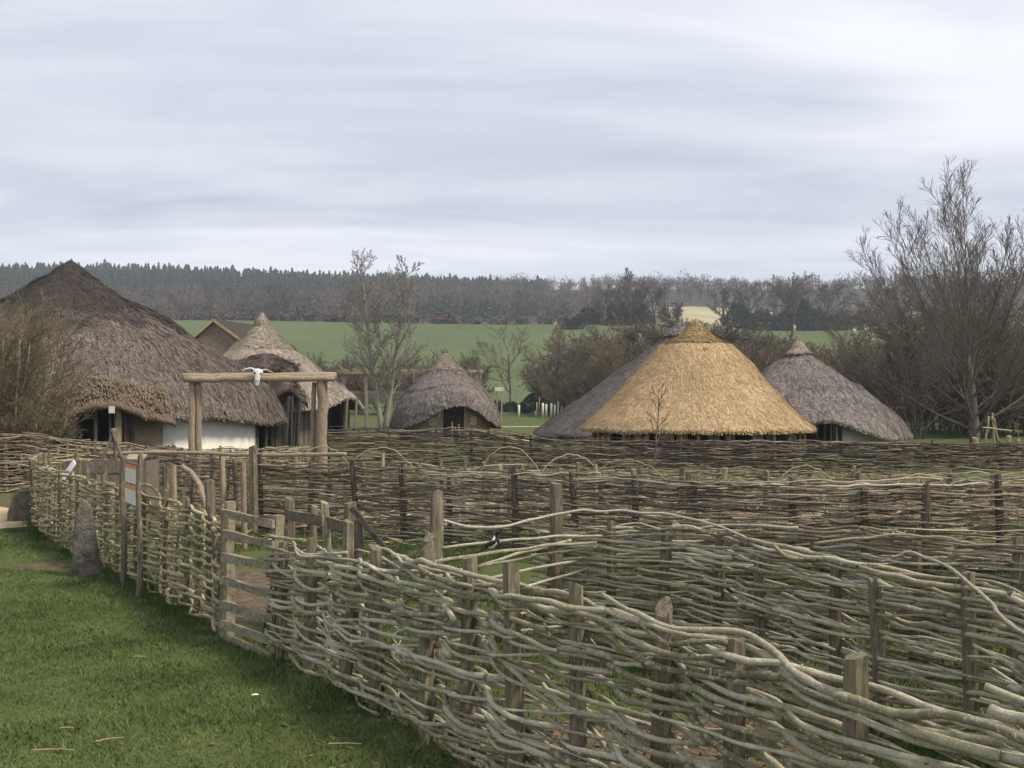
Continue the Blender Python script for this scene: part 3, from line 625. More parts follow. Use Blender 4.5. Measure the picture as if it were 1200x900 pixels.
def rock(prof, ex, ey, seed, k=18, amp=.12):
    """stack of irregular rings: prof = (z, radius)"""
    zz = np.interp(np.linspace(0, 1, 16), np.linspace(0, 1, len(prof)), [q[0] for q in prof]); rr = np.interp(np.linspace(0, 1, 16), np.linspace(0, 1, len(prof)), [q[1] for q in prof])
    a = np.arange(k) * 2 * math.pi / k; V = []
    facet = 1 + amp * np.sign(np.cos(a * 2 + .7)) * .6
    for z, r in zip(zz, rr):
        p = np.stack([np.cos(a), np.sin(a), np.full(k, z * 1.6)], 1); d = 1 + amp * 1.6 * vnoise(p * 1.7 + seed) + amp * .8 * vnoise(p * 4.3 + seed)
        V.append(np.stack([np.cos(a) * r * ex * d * facet, np.sin(a) * r * ey * d * facet, np.full(k, z)], 1))
    V = np.vstack(V + [[[0, 0, zz[-1] + .02]]]); n = 16; I = np.arange((n - 1) * k).reshape(n - 1, k); J = np.roll(I, -1, 1)
    b = np.arange(k); o = (n - 1) * k
    return MB().add(V, np.stack([I, J, J + k, I + k], -1).reshape(-1, 4), np.stack([o + b, o + (b + 1) % k, np.full(k, n * k)], 1))
st = rock([(-.2, .16), (0, .16), (.25, .155), (.5, .14), (.72, .115), (.88, .075), (.96, .035)], 1.0, .8, 4, amp=.17)
o = link('standing_stone', st.mesh('standing_stone', True), M['stone']); o.location = (-5.50, 14.4, 0); o.rotation_euler = (0, math.radians(-3), .4)
tag(o, 'narrow dark upright standing stone on the lawn left of the notice board', 'standing stone')
st = rock([(-.2, .34), (0, .33), (.25, .30), (.45, .24), (.55, .17)], 1.0, .8, 9, amp=.1)
o = link('boulder', st.mesh('boulder', True), M['boulder']); o.location = (-9.10, 20.7, 0); o.rotation_euler = (0, 0, 1.0); o.scale = (.85, .85, .98)
tag(o, 'squat brown boulder at the end of the left fence beside the sandy path', 'boulder')

# ------------------------------------------------------------------ hoops, stakes
ho = [(300, 19.5, .6), (378, 24, 1.22), (446, 24, 1.2), (520, 24.2, 1.15), (597, 23.5, 1.24), (668, 23.5, 1.08), (735, 23.2, .98), (870, 21.0, 0.98), (943, 20.8, 1.0), (1016, 20.6, .98), (1078, 20, .9), (1140, 19.6, .86), (1196, 19.4, .9)][1:]
for i, (px, Yd, h) in enumerate(ho):
    cx = gx(px, Yd); rr_ = np.random.default_rng(400 + i); w = rr_.uniform(.72, .98); tw = rr_.normal(0, .12); a = np.linspace(0, math.pi, 9)
    P = np.stack([cx - w * np.cos(a) + .05 * np.sin(2 * a), Yd + tw * np.cos(a) * w, -.05 + (h + .05) * np.sin(a) ** .8], 1)
    side = 'left of the sapling' if px < 760 else 'right of the sapling'
    solo('bent_hoop', bent_rod(P, .016, .012, k=5, seed=i, wob=.02), M['post_pale' if i % 2 else 'rod_left'], 'thin bent rod hoop between the middle and far wattle fences, ' + side, 'hoop', (float(cx), float(Yd), 0), 'bent rod hoops ' + side)
stk = [(447, 533), (490, 545), (542, 535), (585, 545), (598, 547), (676, 542), (698, 545), (738, 550), (806, 553), (842, 548), (902, 552), (1003, 553), (1080, 563), (935, 561)]
for i, (px, py) in enumerate(stk):
    rr_ = np.random.default_rng(700 + i); Yd = rr_.uniform(19.5, 23.0) if px < 800 else rr_.uniform(18.0, 20.0); p = at(px, py, Yd)
    solo('bed_stake', post_mb(rr_, p[0], p[1], p[2], .05 * rr_.uniform(.75, 1.2), k=7), M['post_pale' if i % 3 == 0 else 'post'], 'short cleft stake standing in the bed among the bent hoops', 'stake', (float(p[0]), float(p[1]), 0), 'short stakes in the hooped bed', False)

# ------------------------------------------------------------------ lintel gateway and skull
GW = thing('lintel_gateway', 'tall rustic timber gateway with a split log lintel in front of the big roundhouse', 'gateway', (-6.0, 26, 0))
YG = 26.0
def big_post(px, wpx, ytop, sd, Yd=YG):
    p = at(px, ytop, Yd); r = wpx / 2 / F * Yd; n = 12; zz = np.linspace(-.3, p[2], n); rr_ = np.random.default_rng(sd)
    P = np.c_[p[0] + rr_.normal(0, .012, n), Yd + rr_.normal(0, .012, n), zz]
    return MB().tube(P, r * (1.08 - .12 * np.linspace(0, 1, n)) * (1 + rr_.normal(0, .03, n)), 10, True)
part('post', big_post(225, 7.5, 446, 1), M['log_up'], GW); part('post', big_post(232.5, 7.5, 446, 2, YG + .05), M['log_up'], GW)
part('post', big_post(377.5, 13, 446, 3), M['log_up'], GW); part('post', big_post(367.5, 5.5, 448, 4, YG + .1), M['log_up'], GW)
rr_ = np.random.default_rng(5)
def lint(px0, px1, y0, y1, r, sd, Yd):
    n = 16; q = np.random.default_rng(sd); P = np.stack([np.linspace(a, b, n) for a, b in zip(at(px0, y0, Yd), at(px1, y1, Yd))], 1); P[:, 2] += q.normal(0, .008, n)
    return MB().tube(P, r * (1 + q.normal(0, .06, n)), 11)
part('lintel', lint(214, 394, 442.5, 441, .10, 1, YG), M['log'], GW)
part('lintel', lint(216, 392, 444.5, 443.5, .075, 2, YG - .10), M['log'], GW)
sk = at(302, 438, YG - .2); SK = thing('animal_skull', 'bleached white cattle skull with horns hung on the gateway lintel', 'skull', tuple(map(float, sk)))
KS = .66; zz = KS * np.array([.18, .165, .13, .06, -.02, -.12, -.25, -.36, -.43, -.45]); wx = KS * np.array([.04, .13, .165, .175, .15, .11, .09, .085, .07, .03]); wy = KS * np.array([.04, .08, .10, .11, .105, .09, .075, .065, .05, .02])
a = np.arange(14) * 2 * math.pi / 14
V = np.stack([np.stack([w * np.cos(a), d * np.sin(a) - .03 * i / 9, np.full(14, z)], 1) for i, (z, w, d) in enumerate(zip(zz, wx, wy))]).reshape(-1, 3)
V = np.vstack([V, [[0, 0, .122], [0, -.03, -.30]]]); n = 10; I = np.arange((n - 1) * 14).reshape(n - 1, 14); J = np.roll(I, -1, 1); b = np.arange(14); o_ = 126
part('cranium', MB().add(V + sk, np.stack([I, J, J + 14, I + 14], -1).reshape(-1, 4), np.vstack([np.stack([(b + 1) % 14, b, np.full(14, 140)], 1), np.stack([o_ + b, o_ + (b + 1) % 14, np.full(14, 141)], 1)])), M['bone'], SK)
def ell(c, r, k=10, m=7):
    th = np.linspace(0, math.pi, m); a = np.arange(k) * 2 * math.pi / k
    V = np.stack([np.stack([r[0] * np.sin(t) * np.cos(a), r[1] * np.sin(t) * np.sin(a), np.full(k, r[2] * np.cos(t))], 1) for t in th]).reshape(-1, 3) + np.asarray(c)
    I = np.arange((m - 1) * k).reshape(m - 1, k); J = np.roll(I, -1, 1); return V, np.stack([I, I + k, J + k, J], -1).reshape(-1, 4)
for sx in (-1, 1):
    part('eye_socket', MB().add(*ell(sk + KS * np.array([sx * .10, -.085, -.01]), (.024, .027, .03))), M['socket'], SK)  # hollow shown by a dark ellipsoid, its shade is in the colour
    part('horn', bent_rod([sk + np.array([sx * .08, 0, .085]), sk + np.array([sx * .17, -.01, .11]), sk + np.array([sx * .28, -.02, .08]), sk + np.array([sx * .38, -.03, .03])], .030, .006, k=7, seed=3, wob=0), M['horn'] if sx > 0 else M['bone'], SK)
    part('nostril', MB().add(*ell(sk + KS * np.array([sx * .032, -.098, -.3]), (.011, .017, .05))), M['socket'], SK)

SK.rotation_euler = (-.22, .10, .25)
# ------------------------------------------------------------------ roundhouses
def roof(T, prof, mat, seed, eye=(), nseg=120, straw=9000, slen=.4, swid=.055, thick=.24, rough=.05, cap=None, steps=None, fringe=700, sm=None, rowmat=None, lift=.22, tilt=0.0):
    """thatched cone: prof = [(r, z) from apex to rim]; eye = [(angle, width, lift, reach)] raised eaves"""
    rng = np.random.default_rng(seed); c = WLOC[T.name]
    pr = np.asarray(prof, float); d = np.r_[0, np.cumsum(np.linalg.norm(np.diff(pr, axis=0), axis=1))]; Ls = d[-1]; d = d / Ls
    def S(th, t, disp=True):
        th = np.asarray(th, float); t = np.asarray(t, float); th, t = np.broadcast_arrays(th, t)
        r = np.interp(t, d, pr[:, 0]); z = np.interp(t, d, pr[:, 1])
        for (a0, w, up, reach) in eye:
            da = (th - a0 + math.pi) % (2 * math.pi) - math.pi; g = np.exp(-(da / w) ** 2) * sstep(1 - reach, 1.0, t); z = z + up * g; r = r + .12 * up * g
        z = z + tilt * np.cos(th) * t
        p = np.stack([r * np.cos(th), r * np.sin(th), z], -1)
        if disp:
            f = p.reshape(-1, 3); nz = (rough * 1.6 * vnoise(f * .55 + seed) + rough * vnoise(f * 1.7 + seed * 2) + rough * .6 * vnoise(f * np.array([5, 5, 7.]) + seed)).reshape(r.shape)
            nz = nz * np.clip(r / .8, .15, 1)
            rd = np.stack([np.cos(th), np.sin(th), np.full_like(th, .8)], -1); p = p + rd * nz[..., None]
            if steps:
                for st_ in steps: p = p + rd * (.045 * (1 - sstep(0, .045, np.abs(t - st_ + .022))) * (t < st_))[..., None]
        return p
    m = 46; tt = np.linspace(0, 1, m); th = np.arange(nseg) * 2 * math.pi / nseg
    TH, TT = np.meshgrid(th, tt); V = S(TH, TT).reshape(-1, 3)
    I = np.arange((m - 1) * nseg).reshape(m - 1, nseg); J = np.roll(I, -1, 1); Q = np.stack([J, I, I + nseg, J + nseg], -1).reshape(-1, 4)
    # rounded lip and underside
    top = V[(m - 1) * nseg:].reshape(nseg, 3); out = np.stack([np.cos(th), np.sin(th), np.zeros(nseg)], 1)
    und = [top + out * .03 + np.array([0, 0, -thick * .45]), top - out * thick * .5 + np.array([0, 0, -thick * .75])]
    mb = MB().add(V + c, Q)
    k0 = (m - 1) * nseg; W_ = np.vstack(und); b = np.arange(nseg); bn = (b + 1) % nseg
    full = MB().add(np.vstack([V, W_]) + c, np.vstack([Q, np.stack([k0 + bn, k0 + b, m * nseg + b, m * nseg + bn], 1), np.stack([m * nseg + bn, m * nseg + b, (m + 1) * nseg + b, (m + 1) * nseg + bn], 1)]))
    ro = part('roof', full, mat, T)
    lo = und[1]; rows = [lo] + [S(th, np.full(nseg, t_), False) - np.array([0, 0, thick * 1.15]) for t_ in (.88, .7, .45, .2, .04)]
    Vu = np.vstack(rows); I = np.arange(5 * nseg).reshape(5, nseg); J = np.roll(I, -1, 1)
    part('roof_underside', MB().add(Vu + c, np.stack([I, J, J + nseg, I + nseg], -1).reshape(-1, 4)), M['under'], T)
    # loose thatch straws lying down the slope
    N = straw; t = np.sqrt(rng.random(N)) * .985 + .012; t = np.clip(t, 0.01, .995); an = rng.random(N) * 2 * math.pi
    p = S(an, t); q = S(an, np.minimum(t + .02, 1.0001)); dn = unit(q - p); sd = np.stack([-np.sin(an), np.cos(an), np.zeros(N)], -1); nn = unit(np.cross(dn, sd)); nn = nn * np.sign(nn[:, 2:3] + 1e-9)
    dn = unit(dn + sd * rng.normal(0, .15, N)[:, None]); Lr = slen * rng.uniform(.5, 1.2, N)[:, None]; w = swid * rng.uniform(.5, 1.4, N)[:, None]
    up = rng.uniform(.02, .09, N)[:, None] * lift; a0 = p - dn * Lr * .5 + nn * .008; a1 = p + dn * Lr * .5 + nn * (up + .01)
    VV = np.stack([a0 - sd * w * .3, a0 + sd * w * .3, a1 + sd * w * .5, a1 - sd * w * .5], 1).reshape(-1, 3) + c
    part('straw', MB().add(VV, np.arange(N * 4).reshape(N, 4)), sm or mat, T, False, kind='stuff')
    # ragged fringe at the eave
    N = fringe; an = rng.random(N) * 2 * math.pi; p = S(an, np.full(N, 1.0)); sd = np.stack([-np.sin(an), np.cos(an), np.zeros(N)], -1); o2 = np.stack([np.cos(an), np.sin(an), np.zeros(N)], -1)
    a0 = p + np.array([0, 0, .02]) - o2 * rng.uniform(.02, .2, N)[:, None] * .5; a1 = p + o2 * rng.uniform(-.02, .09, N)[:, None] - np.array([0, 0, 1]) * rng.uniform(.06, thick * .9, N)[:, None]
    w = swid * rng.uniform(.6, 1.6, N)[:, None]
    VV = np.stack([a0 - sd * w * .5, a0 + sd * w * .5, a1 + sd * w * .4, a1 - sd * w * .4], 1).reshape(-1, 3) + c
    part('eave_fringe', MB().add(VV, np.arange(N * 4).reshape(N, 4)), sm or mat, T, False, kind='stuff')
    if cap:
        tc_, cm, lipd = cap
        m2 = 14; tt = np.linspace(0, tc_, m2); TH, TT = np.meshgrid(th, tt); V = S(TH, TT); od = np.stack([np.cos(TH), np.sin(TH), np.full_like(TH, .9)], -1); thick2 = lipd * np.clip(.5 + TT / tc_ * .5, 0, 1)
        rag = lipd * .5 * vnoise(np.stack([np.cos(TH) * 5, np.sin(TH) * 5, TT * 0 + seed], -1).reshape(-1, 3)).reshape(TH.shape) * (TT / tc_) ** 6
        V = V + od * thick2[..., None]; V[..., 2] += rag; low = S(th, np.full(nseg, tc_ + .004)) ; V = np.vstack([V.reshape(-1, 3), low])
        I = np.arange(m2 * nseg).reshape(m2, nseg); J = np.roll(I, -1, 1)
        part('ridge_cap', MB().add(V + c, np.stack([J, I, I + nseg, J + nseg], -1).reshape(-1, 4)), cm, T)
        N = int(straw * .22); t = np.sqrt(rng.random(N)) * tc_; an = rng.random(N) * 2 * math.pi; p = S(an, t); q = S(an, t + .02); dn = unit(q - p); sd = np.stack([-np.sin(an), np.cos(an), np.zeros(N)], -1); od = np.stack([np.cos(an), np.sin(an), np.full(N, .9)], -1)
        p = p + od * (lipd * (.5 + .5 * t / tc_))[:, None]; dn = unit(dn + sd * rng.normal(0, .12, N)[:, None]); Lr = slen * 1.2 * rng.uniform(.5, 1.2, N)[:, None]; w = swid * .9 * rng.uniform(.5, 1.4, N)[:, None]
        a0 = p - dn * Lr * .5 + od * .005; a1 = p + dn * Lr * .5 + od * rng.uniform(.01, .07, N)[:, None]
        VV = np.stack([a0 - sd * w * .3, a0 + sd * w * .3, a1 + sd * w * .5, a1 - sd * w * .5], 1).reshape(-1, 3) + c
        part('cap_straw', MB().add(VV, np.arange(N * 4).reshape(N, 4)), cm, T, False, kind='stuff')
    return S
def tuft(T, r, h, n, mat, seed, zt, spread=.35, wid=.05):
    """straw topknot at the apex"""
    rng = np.random.default_rng(seed); c = WLOC[T.name]; mb = MB()
    for i in range(n):
        a = rng.random() * 2 * math.pi; q = rng.random() * r; p0 = c + np.array([q * math.cos(a), q * math.sin(a), zt - .25]); l = h * rng.uniform(.6, 1.1)
        p1 = p0 + np.array([math.cos(a) * spread * l * rng.random(), math.sin(a) * spread * l * rng.random(), l]); mb.tube([p0, (p0 + p1) / 2, p1], [wid, wid * .8, wid * .25], 4, False)
    part('topknot', mb, mat, T)
def ringwall(T, r, z1, gaps, mat, name='wall', th=.16, z0=-.15, seg=100):
    c = WLOC[T.name]; a = np.arange(seg) * 2 * math.pi / seg; keep = np.ones(seg, bool)
    mid = a + math.pi / seg
    for (a0, a1) in gaps:
        w = (mid - a0) % (2 * math.pi); keep &= ~(w < (a1 - a0) % (2 * math.pi))
    V = np.vstack([np.stack([q * np.cos(a), q * np.sin(a), np.full(seg, z)], 1) for q, z in ((r, z0), (r, z1), (r - th, z1), (r - th, z0))]) + c
    V[:, :2] += .02 * np.stack([vnoise(V * 1.5), vnoise(V * 1.5 + 9)], 1)
    b = np.arange(seg); bn = (b + 1) % seg; Q = []
    for lay in range(3): Q.append(np.stack([lay * seg + b, lay * seg + bn, (lay + 1) * seg + bn, (lay + 1) * seg + b], 1)[keep])
    Q = np.vstack(Q); ends = []
    for i in range(seg):
        if keep[i] and not keep[i - 1]: ends.append([i, seg + i, 2 * seg + i, 3 * seg + i])
        if keep[i] and not keep[(i + 1) % seg]: j = (i + 1) % seg; ends.append([3 * seg + j, 2 * seg + j, seg + j, j])
    return part(name, MB().add(V, np.vstack([Q, ends]) if ends else Q), mat, T)
def vposts(T, pts, z1, r, mat, name='wall_post', seed=1):
    q = np.random.default_rng(seed); c = WLOC[T.name]
    for (x, y) in pts: part(name, post_mb(q, c[0] + x, c[1] + y, z1 + q.normal(0, .03), r * q.uniform(.85, 1.15), k=7), mat, T, False)
PI = math.pi

# 1. big roundhouse on the left
Yb = 45.0; mb_ = Yb / F
cb = at(82, 465, Yb); BH = thing('roundhouse', 'huge brown thatched roundhouse with a dark peak and white wall at far left', 'roundhouse', (float(cb[0]), Yb, 0))
Rb = 251 * mb_; zr = 1.40; zt = EYE + (465 - 304) * mb_
pb_ = [(.02, zt), (.12, zt - .02), (.4, zt - .22), (.87, zt - .6), (1.4, zt - 1.0), (2.1, zt - 1.47), (3.5, zt - 2.32), (5.5, zt - 3.48), (6.9, zt - 4.42), (8.0, zt - 5.42), (Rb, zr)]
apo = math.radians(-62)
Sb = roof(BH, pb_, M['brown'], 3, eye=[(apo, .15, .68, .3), (math.radians(-34), .25, .22, .2)], straw=42000, slen=.30, swid=.05, thick=.22, rough=.085, fringe=1600, nseg=160)
rw = 8.15
ringwall(BH, rw, 1.66, [(math.radians(-12), math.radians(-46))], M['white'], seg=140)
ringwall(BH, rw, 1.64, [(math.radians(-68), math.radians(-56)), (math.radians(-46), math.radians(14))], M['daub'], name='brown_wall', seg=140)  # rest of the ring wall, in a darker brown
# tan thatched porch hood over the left entrance
hood = MB(); nA, nT = 40, 12; c = WLOC[BH.name]
A_ = np.linspace(apo - .27, apo + .27, nA); V = []
for j in range(nT):
    t = .885 + .137 * j / (nT - 1)
    for a in A_:
        p = Sb(a, min(t, 1.0)); f = 1 - ((a - apo) / .27) ** 2; g = max(0, t - 1.0) / .022
        p = p + np.array([math.cos(a) * (.06 + .3 * g * 1.3), math.sin(a) * (.06 + .3 * g * 1.3), .10 * sstep(0, .25, (t - .885) / .115) * f ** .5 - .12 * g + .05 * (f > .02)])
        V.append(p + c)
V = np.array(V); V += .04 * np.stack([vnoise(V * 3), vnoise(V * 3 + 5), vnoise(V * 3 + 8)], 1)
I = (np.arange(nT - 1)[:, None] * nA + np.arange(nA - 1)[None]).ravel(); Q = np.stack([I, I + nA, I + nA + 1, I + 1], 1)
Vb = V - np.array([0, 0, .2]); e0 = (nT - 1) * nA + np.arange(nA - 1)
part('porch_hood', MB().add(np.vstack([V, Vb]), np.vstack([Q, np.stack([e0, e0 + nA * nT, e0 + nA * nT + 1, e0 + 1], 1), Q[:, ::-1] + nA * nT])), M['porch'], BH)
q = np.random.default_rng(31); N = 4200; ii = q.integers(0, len(V) - nA - 1, N); p0 = V[ii] + q.normal(0, .05, (N, 3)); dn = unit(np.stack([np.cos(apo) + q.normal(0, .3, N), np.full(N, math.sin(apo)), np.full(N, -.75)], 1)); sd = np.array([1, 0, 0]) * .018
p1 = p0 + dn * q.uniform(.1, .3, N)[:, None] + np.array([0, 0, .02]); part('hood_straw', MB().add(np.stack([p0 - sd, p0 + sd, p1 + sd, p1 - sd], 1).reshape(-1, 3), np.arange(4 * N).reshape(N, 4)), M['porch'], BH, False, kind='stuff')
for i, (px, w_) in enumerate(((128, .05), (138, .11), (147, .06), (155, .08), (113, .06))):
    p = at(px, 470, 37.4 + (px - 130) * .02); part('porch_post', post_mb(q, p[0], p[1], 1.9, w_, k=8), M['log_up' if w_ > .08 else 'dark_wood'], BH, False)
pw = at(131, 480, 36.9); part('white_tag', MB().box(pw, (.10, 0, 0), (0, .01, 0), (0, 0, .12)), M['white'], BH, False)
# posts and boards of the dark right-hand doorway
for a in (-12, -6, 2, 13):
    x, y = rw * math.cos(math.radians(a)), rw * math.sin(math.radians(a)); part('door_post', post_mb(q, c[0] + x, c[1] + y, 2.0, .10, k=8), M['dark_wood'], BH, False)

# 2. pale-capped roundhouse behind the gateway
Yc = 58.0; mc = Yc / F; cc = at(307, 465, Yc)
CH = thing('roundhouse', 'grey thatched roundhouse with a pale conical cap and plank walls, behind the log gateway', 'roundhouse', (float(cc[0]), Yc, 0))
zt = EYE + (465 - 367) * mc; Rc = 119 * mc
pc = [(.06, zt), (.22, zt - .35), (.36, zt - .72), (.9, zt - 1.25), (1.8, zt - 2.0), (2.9, zt - 2.85), (4.0, zt - 3.68), (4.8, zt - 4.35), (Rc, 1.72)]
Sc = roof(CH, pc, M['greycap'], 5, eye=[(math.radians(-24), .24, .6, .25)], straw=15000, slen=.3, swid=.05, thick=.22, cap=(.34, M['greycap'], .015), steps=(.10,))
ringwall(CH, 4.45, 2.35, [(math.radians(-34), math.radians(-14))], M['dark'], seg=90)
c = WLOC[CH.name]; q = np.random.default_rng(41)
for i, a in enumerate(np.linspace(-105, 10, 34)):
    if -34 < a < -14: continue
    x, y = 4.52 * math.cos(math.radians(a)), 4.52 * math.sin(math.radians(a)); t = np.array([-math.sin(math.radians(a)), math.cos(math.radians(a)), 0]); nn = np.array([math.cos(math.radians(a)), math.sin(math.radians(a)), 0])
    part('wall_plank', MB().box(c + np.array([x, y, 1.0]), t * .115, nn * .025, (0, 0, 1.25 + q.normal(0, .03))), M['board'], CH, False)
ai = math.radians(-24); part('doorway_shade', MB().box(c + np.array([3.6 * math.cos(ai), 3.6 * math.sin(ai), 1.0]), np.array([-math.sin(ai), math.cos(ai), 0]) * 1.1, np.array([math.cos(ai), math.sin(ai), 0]) * .02, (0, 0, 1.1)), M['dark'], CH, False)  # dark sheet inside the opening, standing in for interior shade
# thatch patch and porch roof in front
def thatch_ridge(T, a, b, half, drop, mat, seed, name='porch_roof', n=18, m=14, straw=1500):
    """small ridged thatched roof from a (low front end) to b (into the main roof)"""
    a = np.asarray(a, float); b = np.asarray(b, float); d = unit((b - a) * np.array([1, 1, 0])); sd = np.array([-d[1], d[0], 0]); V = []
    for i in range(n):
        p = a + (b - a) * i / (n - 1)
        for j in range(m):
            u = j / (m - 1) * 2 - 1; V.append(p + sd * half * u + np.array([0, 0, -drop * abs(u) ** 1.5]))
    V = np.array(V); V += .05 * np.stack([vnoise(V * 2.5 + seed), vnoise(V * 2.5 + 5), vnoise(V * 2.5 + 8)], 1); Vb = V + np.array([0, 0, -.32])
    I = (np.arange(n - 1)[:, None] * m + np.arange(m - 1)[None]).ravel(); Q = np.stack([I, I + 1, I + m + 1, I + m], 1); K = n * m; e0 = np.arange(m - 1); L0 = np.arange(n - 1) * m
    part(name, MB().add(np.vstack([V, Vb]), np.vstack([Q, Q[:, ::-1] + K, np.stack([e0 + 1, e0, e0 + K, e0 + K + 1], 1), np.stack([L0, L0 + m, L0 + m + K, L0 + K], 1), np.stack([L0 + m - 1 + m, L0 + m - 1, L0 + m - 1 + K, L0 + 2 * m - 1 + K], 1)])), mat, T)
    q = np.random.default_rng(seed); ii = q.integers(0, K, straw); p0 = V[ii] + q.normal(0, .12, (straw, 3)) * np.array([1, 1, .1]); sg = np.sign((p0 - a) @ sd)[:, None]
    dn = unit(sd * sg * .7 + np.array([0, 0, -.6]) - d * q.uniform(-.2, .6, straw)[:, None]); p1 = p0 + dn * q.uniform(.1, .28, straw)[:, None] + np.array([0, 0, .04]); w = d * .025
    part('porch_straw', MB().add(np.stack([p0 - w, p0 + w, p1 + w, p1 - w], 1).reshape(-1, 3), np.arange(4 * straw).reshape(straw, 4)), mat, T, False, kind='stuff')
thatch_ridge(CH, at(337, 452, 52.2), at(322, 428, 55.2), 1.0, .8, M['brown2'], 51)
thatch_ridge(CH, at(312, 430, 53.9), at(309, 409, 56.6), 1.5, .42, M['brown2'], 52, name='thatch_patch', straw=2500)
for px in (334, 341, 347):
    p = at(px, 470, 52.0); part('porch_post', post_mb(q, p[0], p[1], 2.3, .11, k=8), M['dark_wood'], CH, False)
for px in (404, 414):
    p = at(px, 470, 54.1); part('porch_post', post_mb(q, p[0], p[1], 2.2, .07, k=8), M['board'], CH, False)

# 3. small hut with painted spirals
Ys = 60.0; ms_ = Ys / F; cs = at(522, 465, Ys)
SH = thing('roundhouse', 'small bell-shaped thatched hut with spirals painted beside its dark door', 'roundhouse', (float(cs[0]), Ys, 0))
def pz(y): return EYE + (HZ - y) * ms_
ps2 = [(.07, pz(414)), (.28, pz(420)), (.55, pz(427)), (.98, pz(436)), (1.5, pz(445)), (2.0, pz(455)), (2.42, pz(466)), (2.72, pz(478)), (2.92, pz(490)), (3.0, pz(500))]
adoor = math.radians(-76)
roof(SH, ps2, M['grey'], 7, eye=[(adoor + .05, .64, 1.30, .62)], straw=9000, slen=.28, swid=.045, thick=.2, cap=(.25, M['tancap'], .035), steps=(.32, .6), rough=.04)
tuft(SH, .10, .42, 16, M['tancap'], 12, pz(412), .6, .045)
ringwall(SH, 2.45, 1.95, [(adoor - .245, adoor + .245)], M['daub'], seg=120, th=.14)
c = WLOC[SH.name]; rwS = 2.47
def wallp(a, z, r=rwS): return c + np.array([r * math.cos(a), r * math.sin(a), z])
for (ao, zo, rad, turns, sg) in ((-.47, 1.0, .24, 2.4, 1), (-.34, 1.42, .14, 1.8, -1), (.46, 1.02, .24, 2.4, -1)):
    th = np.linspace(0, turns * 2 * PI, 60); rr2 = rad * (.12 + .88 * th / th[-1]); P = [wallp(adoor + ao + sg * r * math.cos(t) / rwS, zo + r * math.sin(t), rwS + .02) for t, r in zip(th, rr2)]
    part('painted_spiral', MB().tube(P, .036, 5), M['cream'], SH)
part('painted_line', bent_rod([wallp(adoor - .62, 1.25, rwS + .01), wallp(adoor - .45, 1.22, rwS + .01), wallp(adoor - .33, 1.24, rwS + .01)], .02, .02, seed=4, wob=.0), M['cream'], SH)
for s_ in (-1, 1): part('door_post', post_mb(q, *wallp(adoor + s_ * .265, 0)[:2], 1.78, .06, k=7), M['log_up'], SH, False)
part('doorway_shade', MB().box(wallp(adoor, .95, 2.1), (.5, 0, 0), (0, .02, 0), (0, 0, .95)), M['dark'], SH, False)  # near-black sheet painting the shade inside the doorway
for (a_, h_) in ((-.06, .62), (.07, .5)):
    p = wallp(adoor + a_, 0, 2.75); part('door_stake', bent_rod([(p[0], p[1], 0), (p[0] + .02, p[1], h_ * .6), (p[0] - .01, p[1], h_ + .4)], .06, .03, seed=int(h_ * 100)), M['post_pale'], SH)

# 4. dark grey hut behind the golden one
Yd_ = 58.0; md = Yd_ / F; cd = at(797, 465, Yd_)
DH = thing('roundhouse', 'large dark grey thatched roundhouse mostly hidden behind the golden hut', 'roundhouse', (float(cd[0]), Yd_, 0))
zt = EYE + (465 - 377) * md; Rd = 172 * md
roof(DH, [(.05, zt), (.2, zt - .25), (.75, zt - .6), (1.0, zt - .9), (2.6, zt - 2.1), (4.6, zt - 3.55), (6.4, zt - 4.85), (Rd, zt - 5.75)], M['greydk'], 9, straw=16000, slen=.3, swid=.055, cap=(.12, M['grey'], .06), steps=(.18,))
ringwall(DH, 6.3, .95, [(math.radians(60), math.radians(75))], M['daub'])
tuft(DH, .10, .4, 14, M['grey'], 13, zt + .05, .5, .05)

# 5. golden thatched hut
Yo = 43.0; mo = Yo / F; co = at(815.5, 465, Yo)
GH = thing('roundhouse', 'golden straw thatched hut with an open post wall, right of centre', 'roundhouse', (float(co[0]), Yo, 0))
def py2(y): return EYE + (HZ - y) * mo
pg = [(.08, py2(377)), (.32, py2(385)), (.56, py2(392)), (.98, py2(399)), (1.46, py2(407)), (2.14, py2(428)), (2.86, py2(453)), (3.6, py2(477)), (4.24, py2(494)), (4.46, py2(500))]
roof(GH, pg, M['gold'], 11, straw=27000, slen=.3, swid=.03, lift=.2, thick=.22, cap=(.22, M['goldcap'], .008), rough=.03, fringe=1800)
tuft(GH, .16, .36, 60, M['goldcap'], 14, py2(380), .7, .03)
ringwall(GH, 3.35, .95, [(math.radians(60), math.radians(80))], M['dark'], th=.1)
vposts(GH, [(4.0 * math.cos(a), 4.0 * math.sin(a)) for a in np.linspace(0, 2 * PI, 26, endpoint=False)], 1.05, .075, M['post_pale'], seed=2)
c = WLOC[GH.name]
for i, a in enumerate(np.linspace(math.radians(-165), math.radians(-15), 19)):
    if i % 3 == 2: continue
    t = np.array([-math.sin(a), math.cos(a), 0]); nn = np.array([math.cos(a), math.sin(a), 0]); part('wall_panel', MB().box(c + nn * 3.88 + np.array([0, 0, .48]), t * .19, nn * .02, (0, 0, .5)), M['board'], GH, False)
part('straw_knot', MB().add(*ell(Vector(c) + Vector((-.02 + .12, -1.62, py2(412))), (.13, .08, .12))), M['goldcap'], GH)

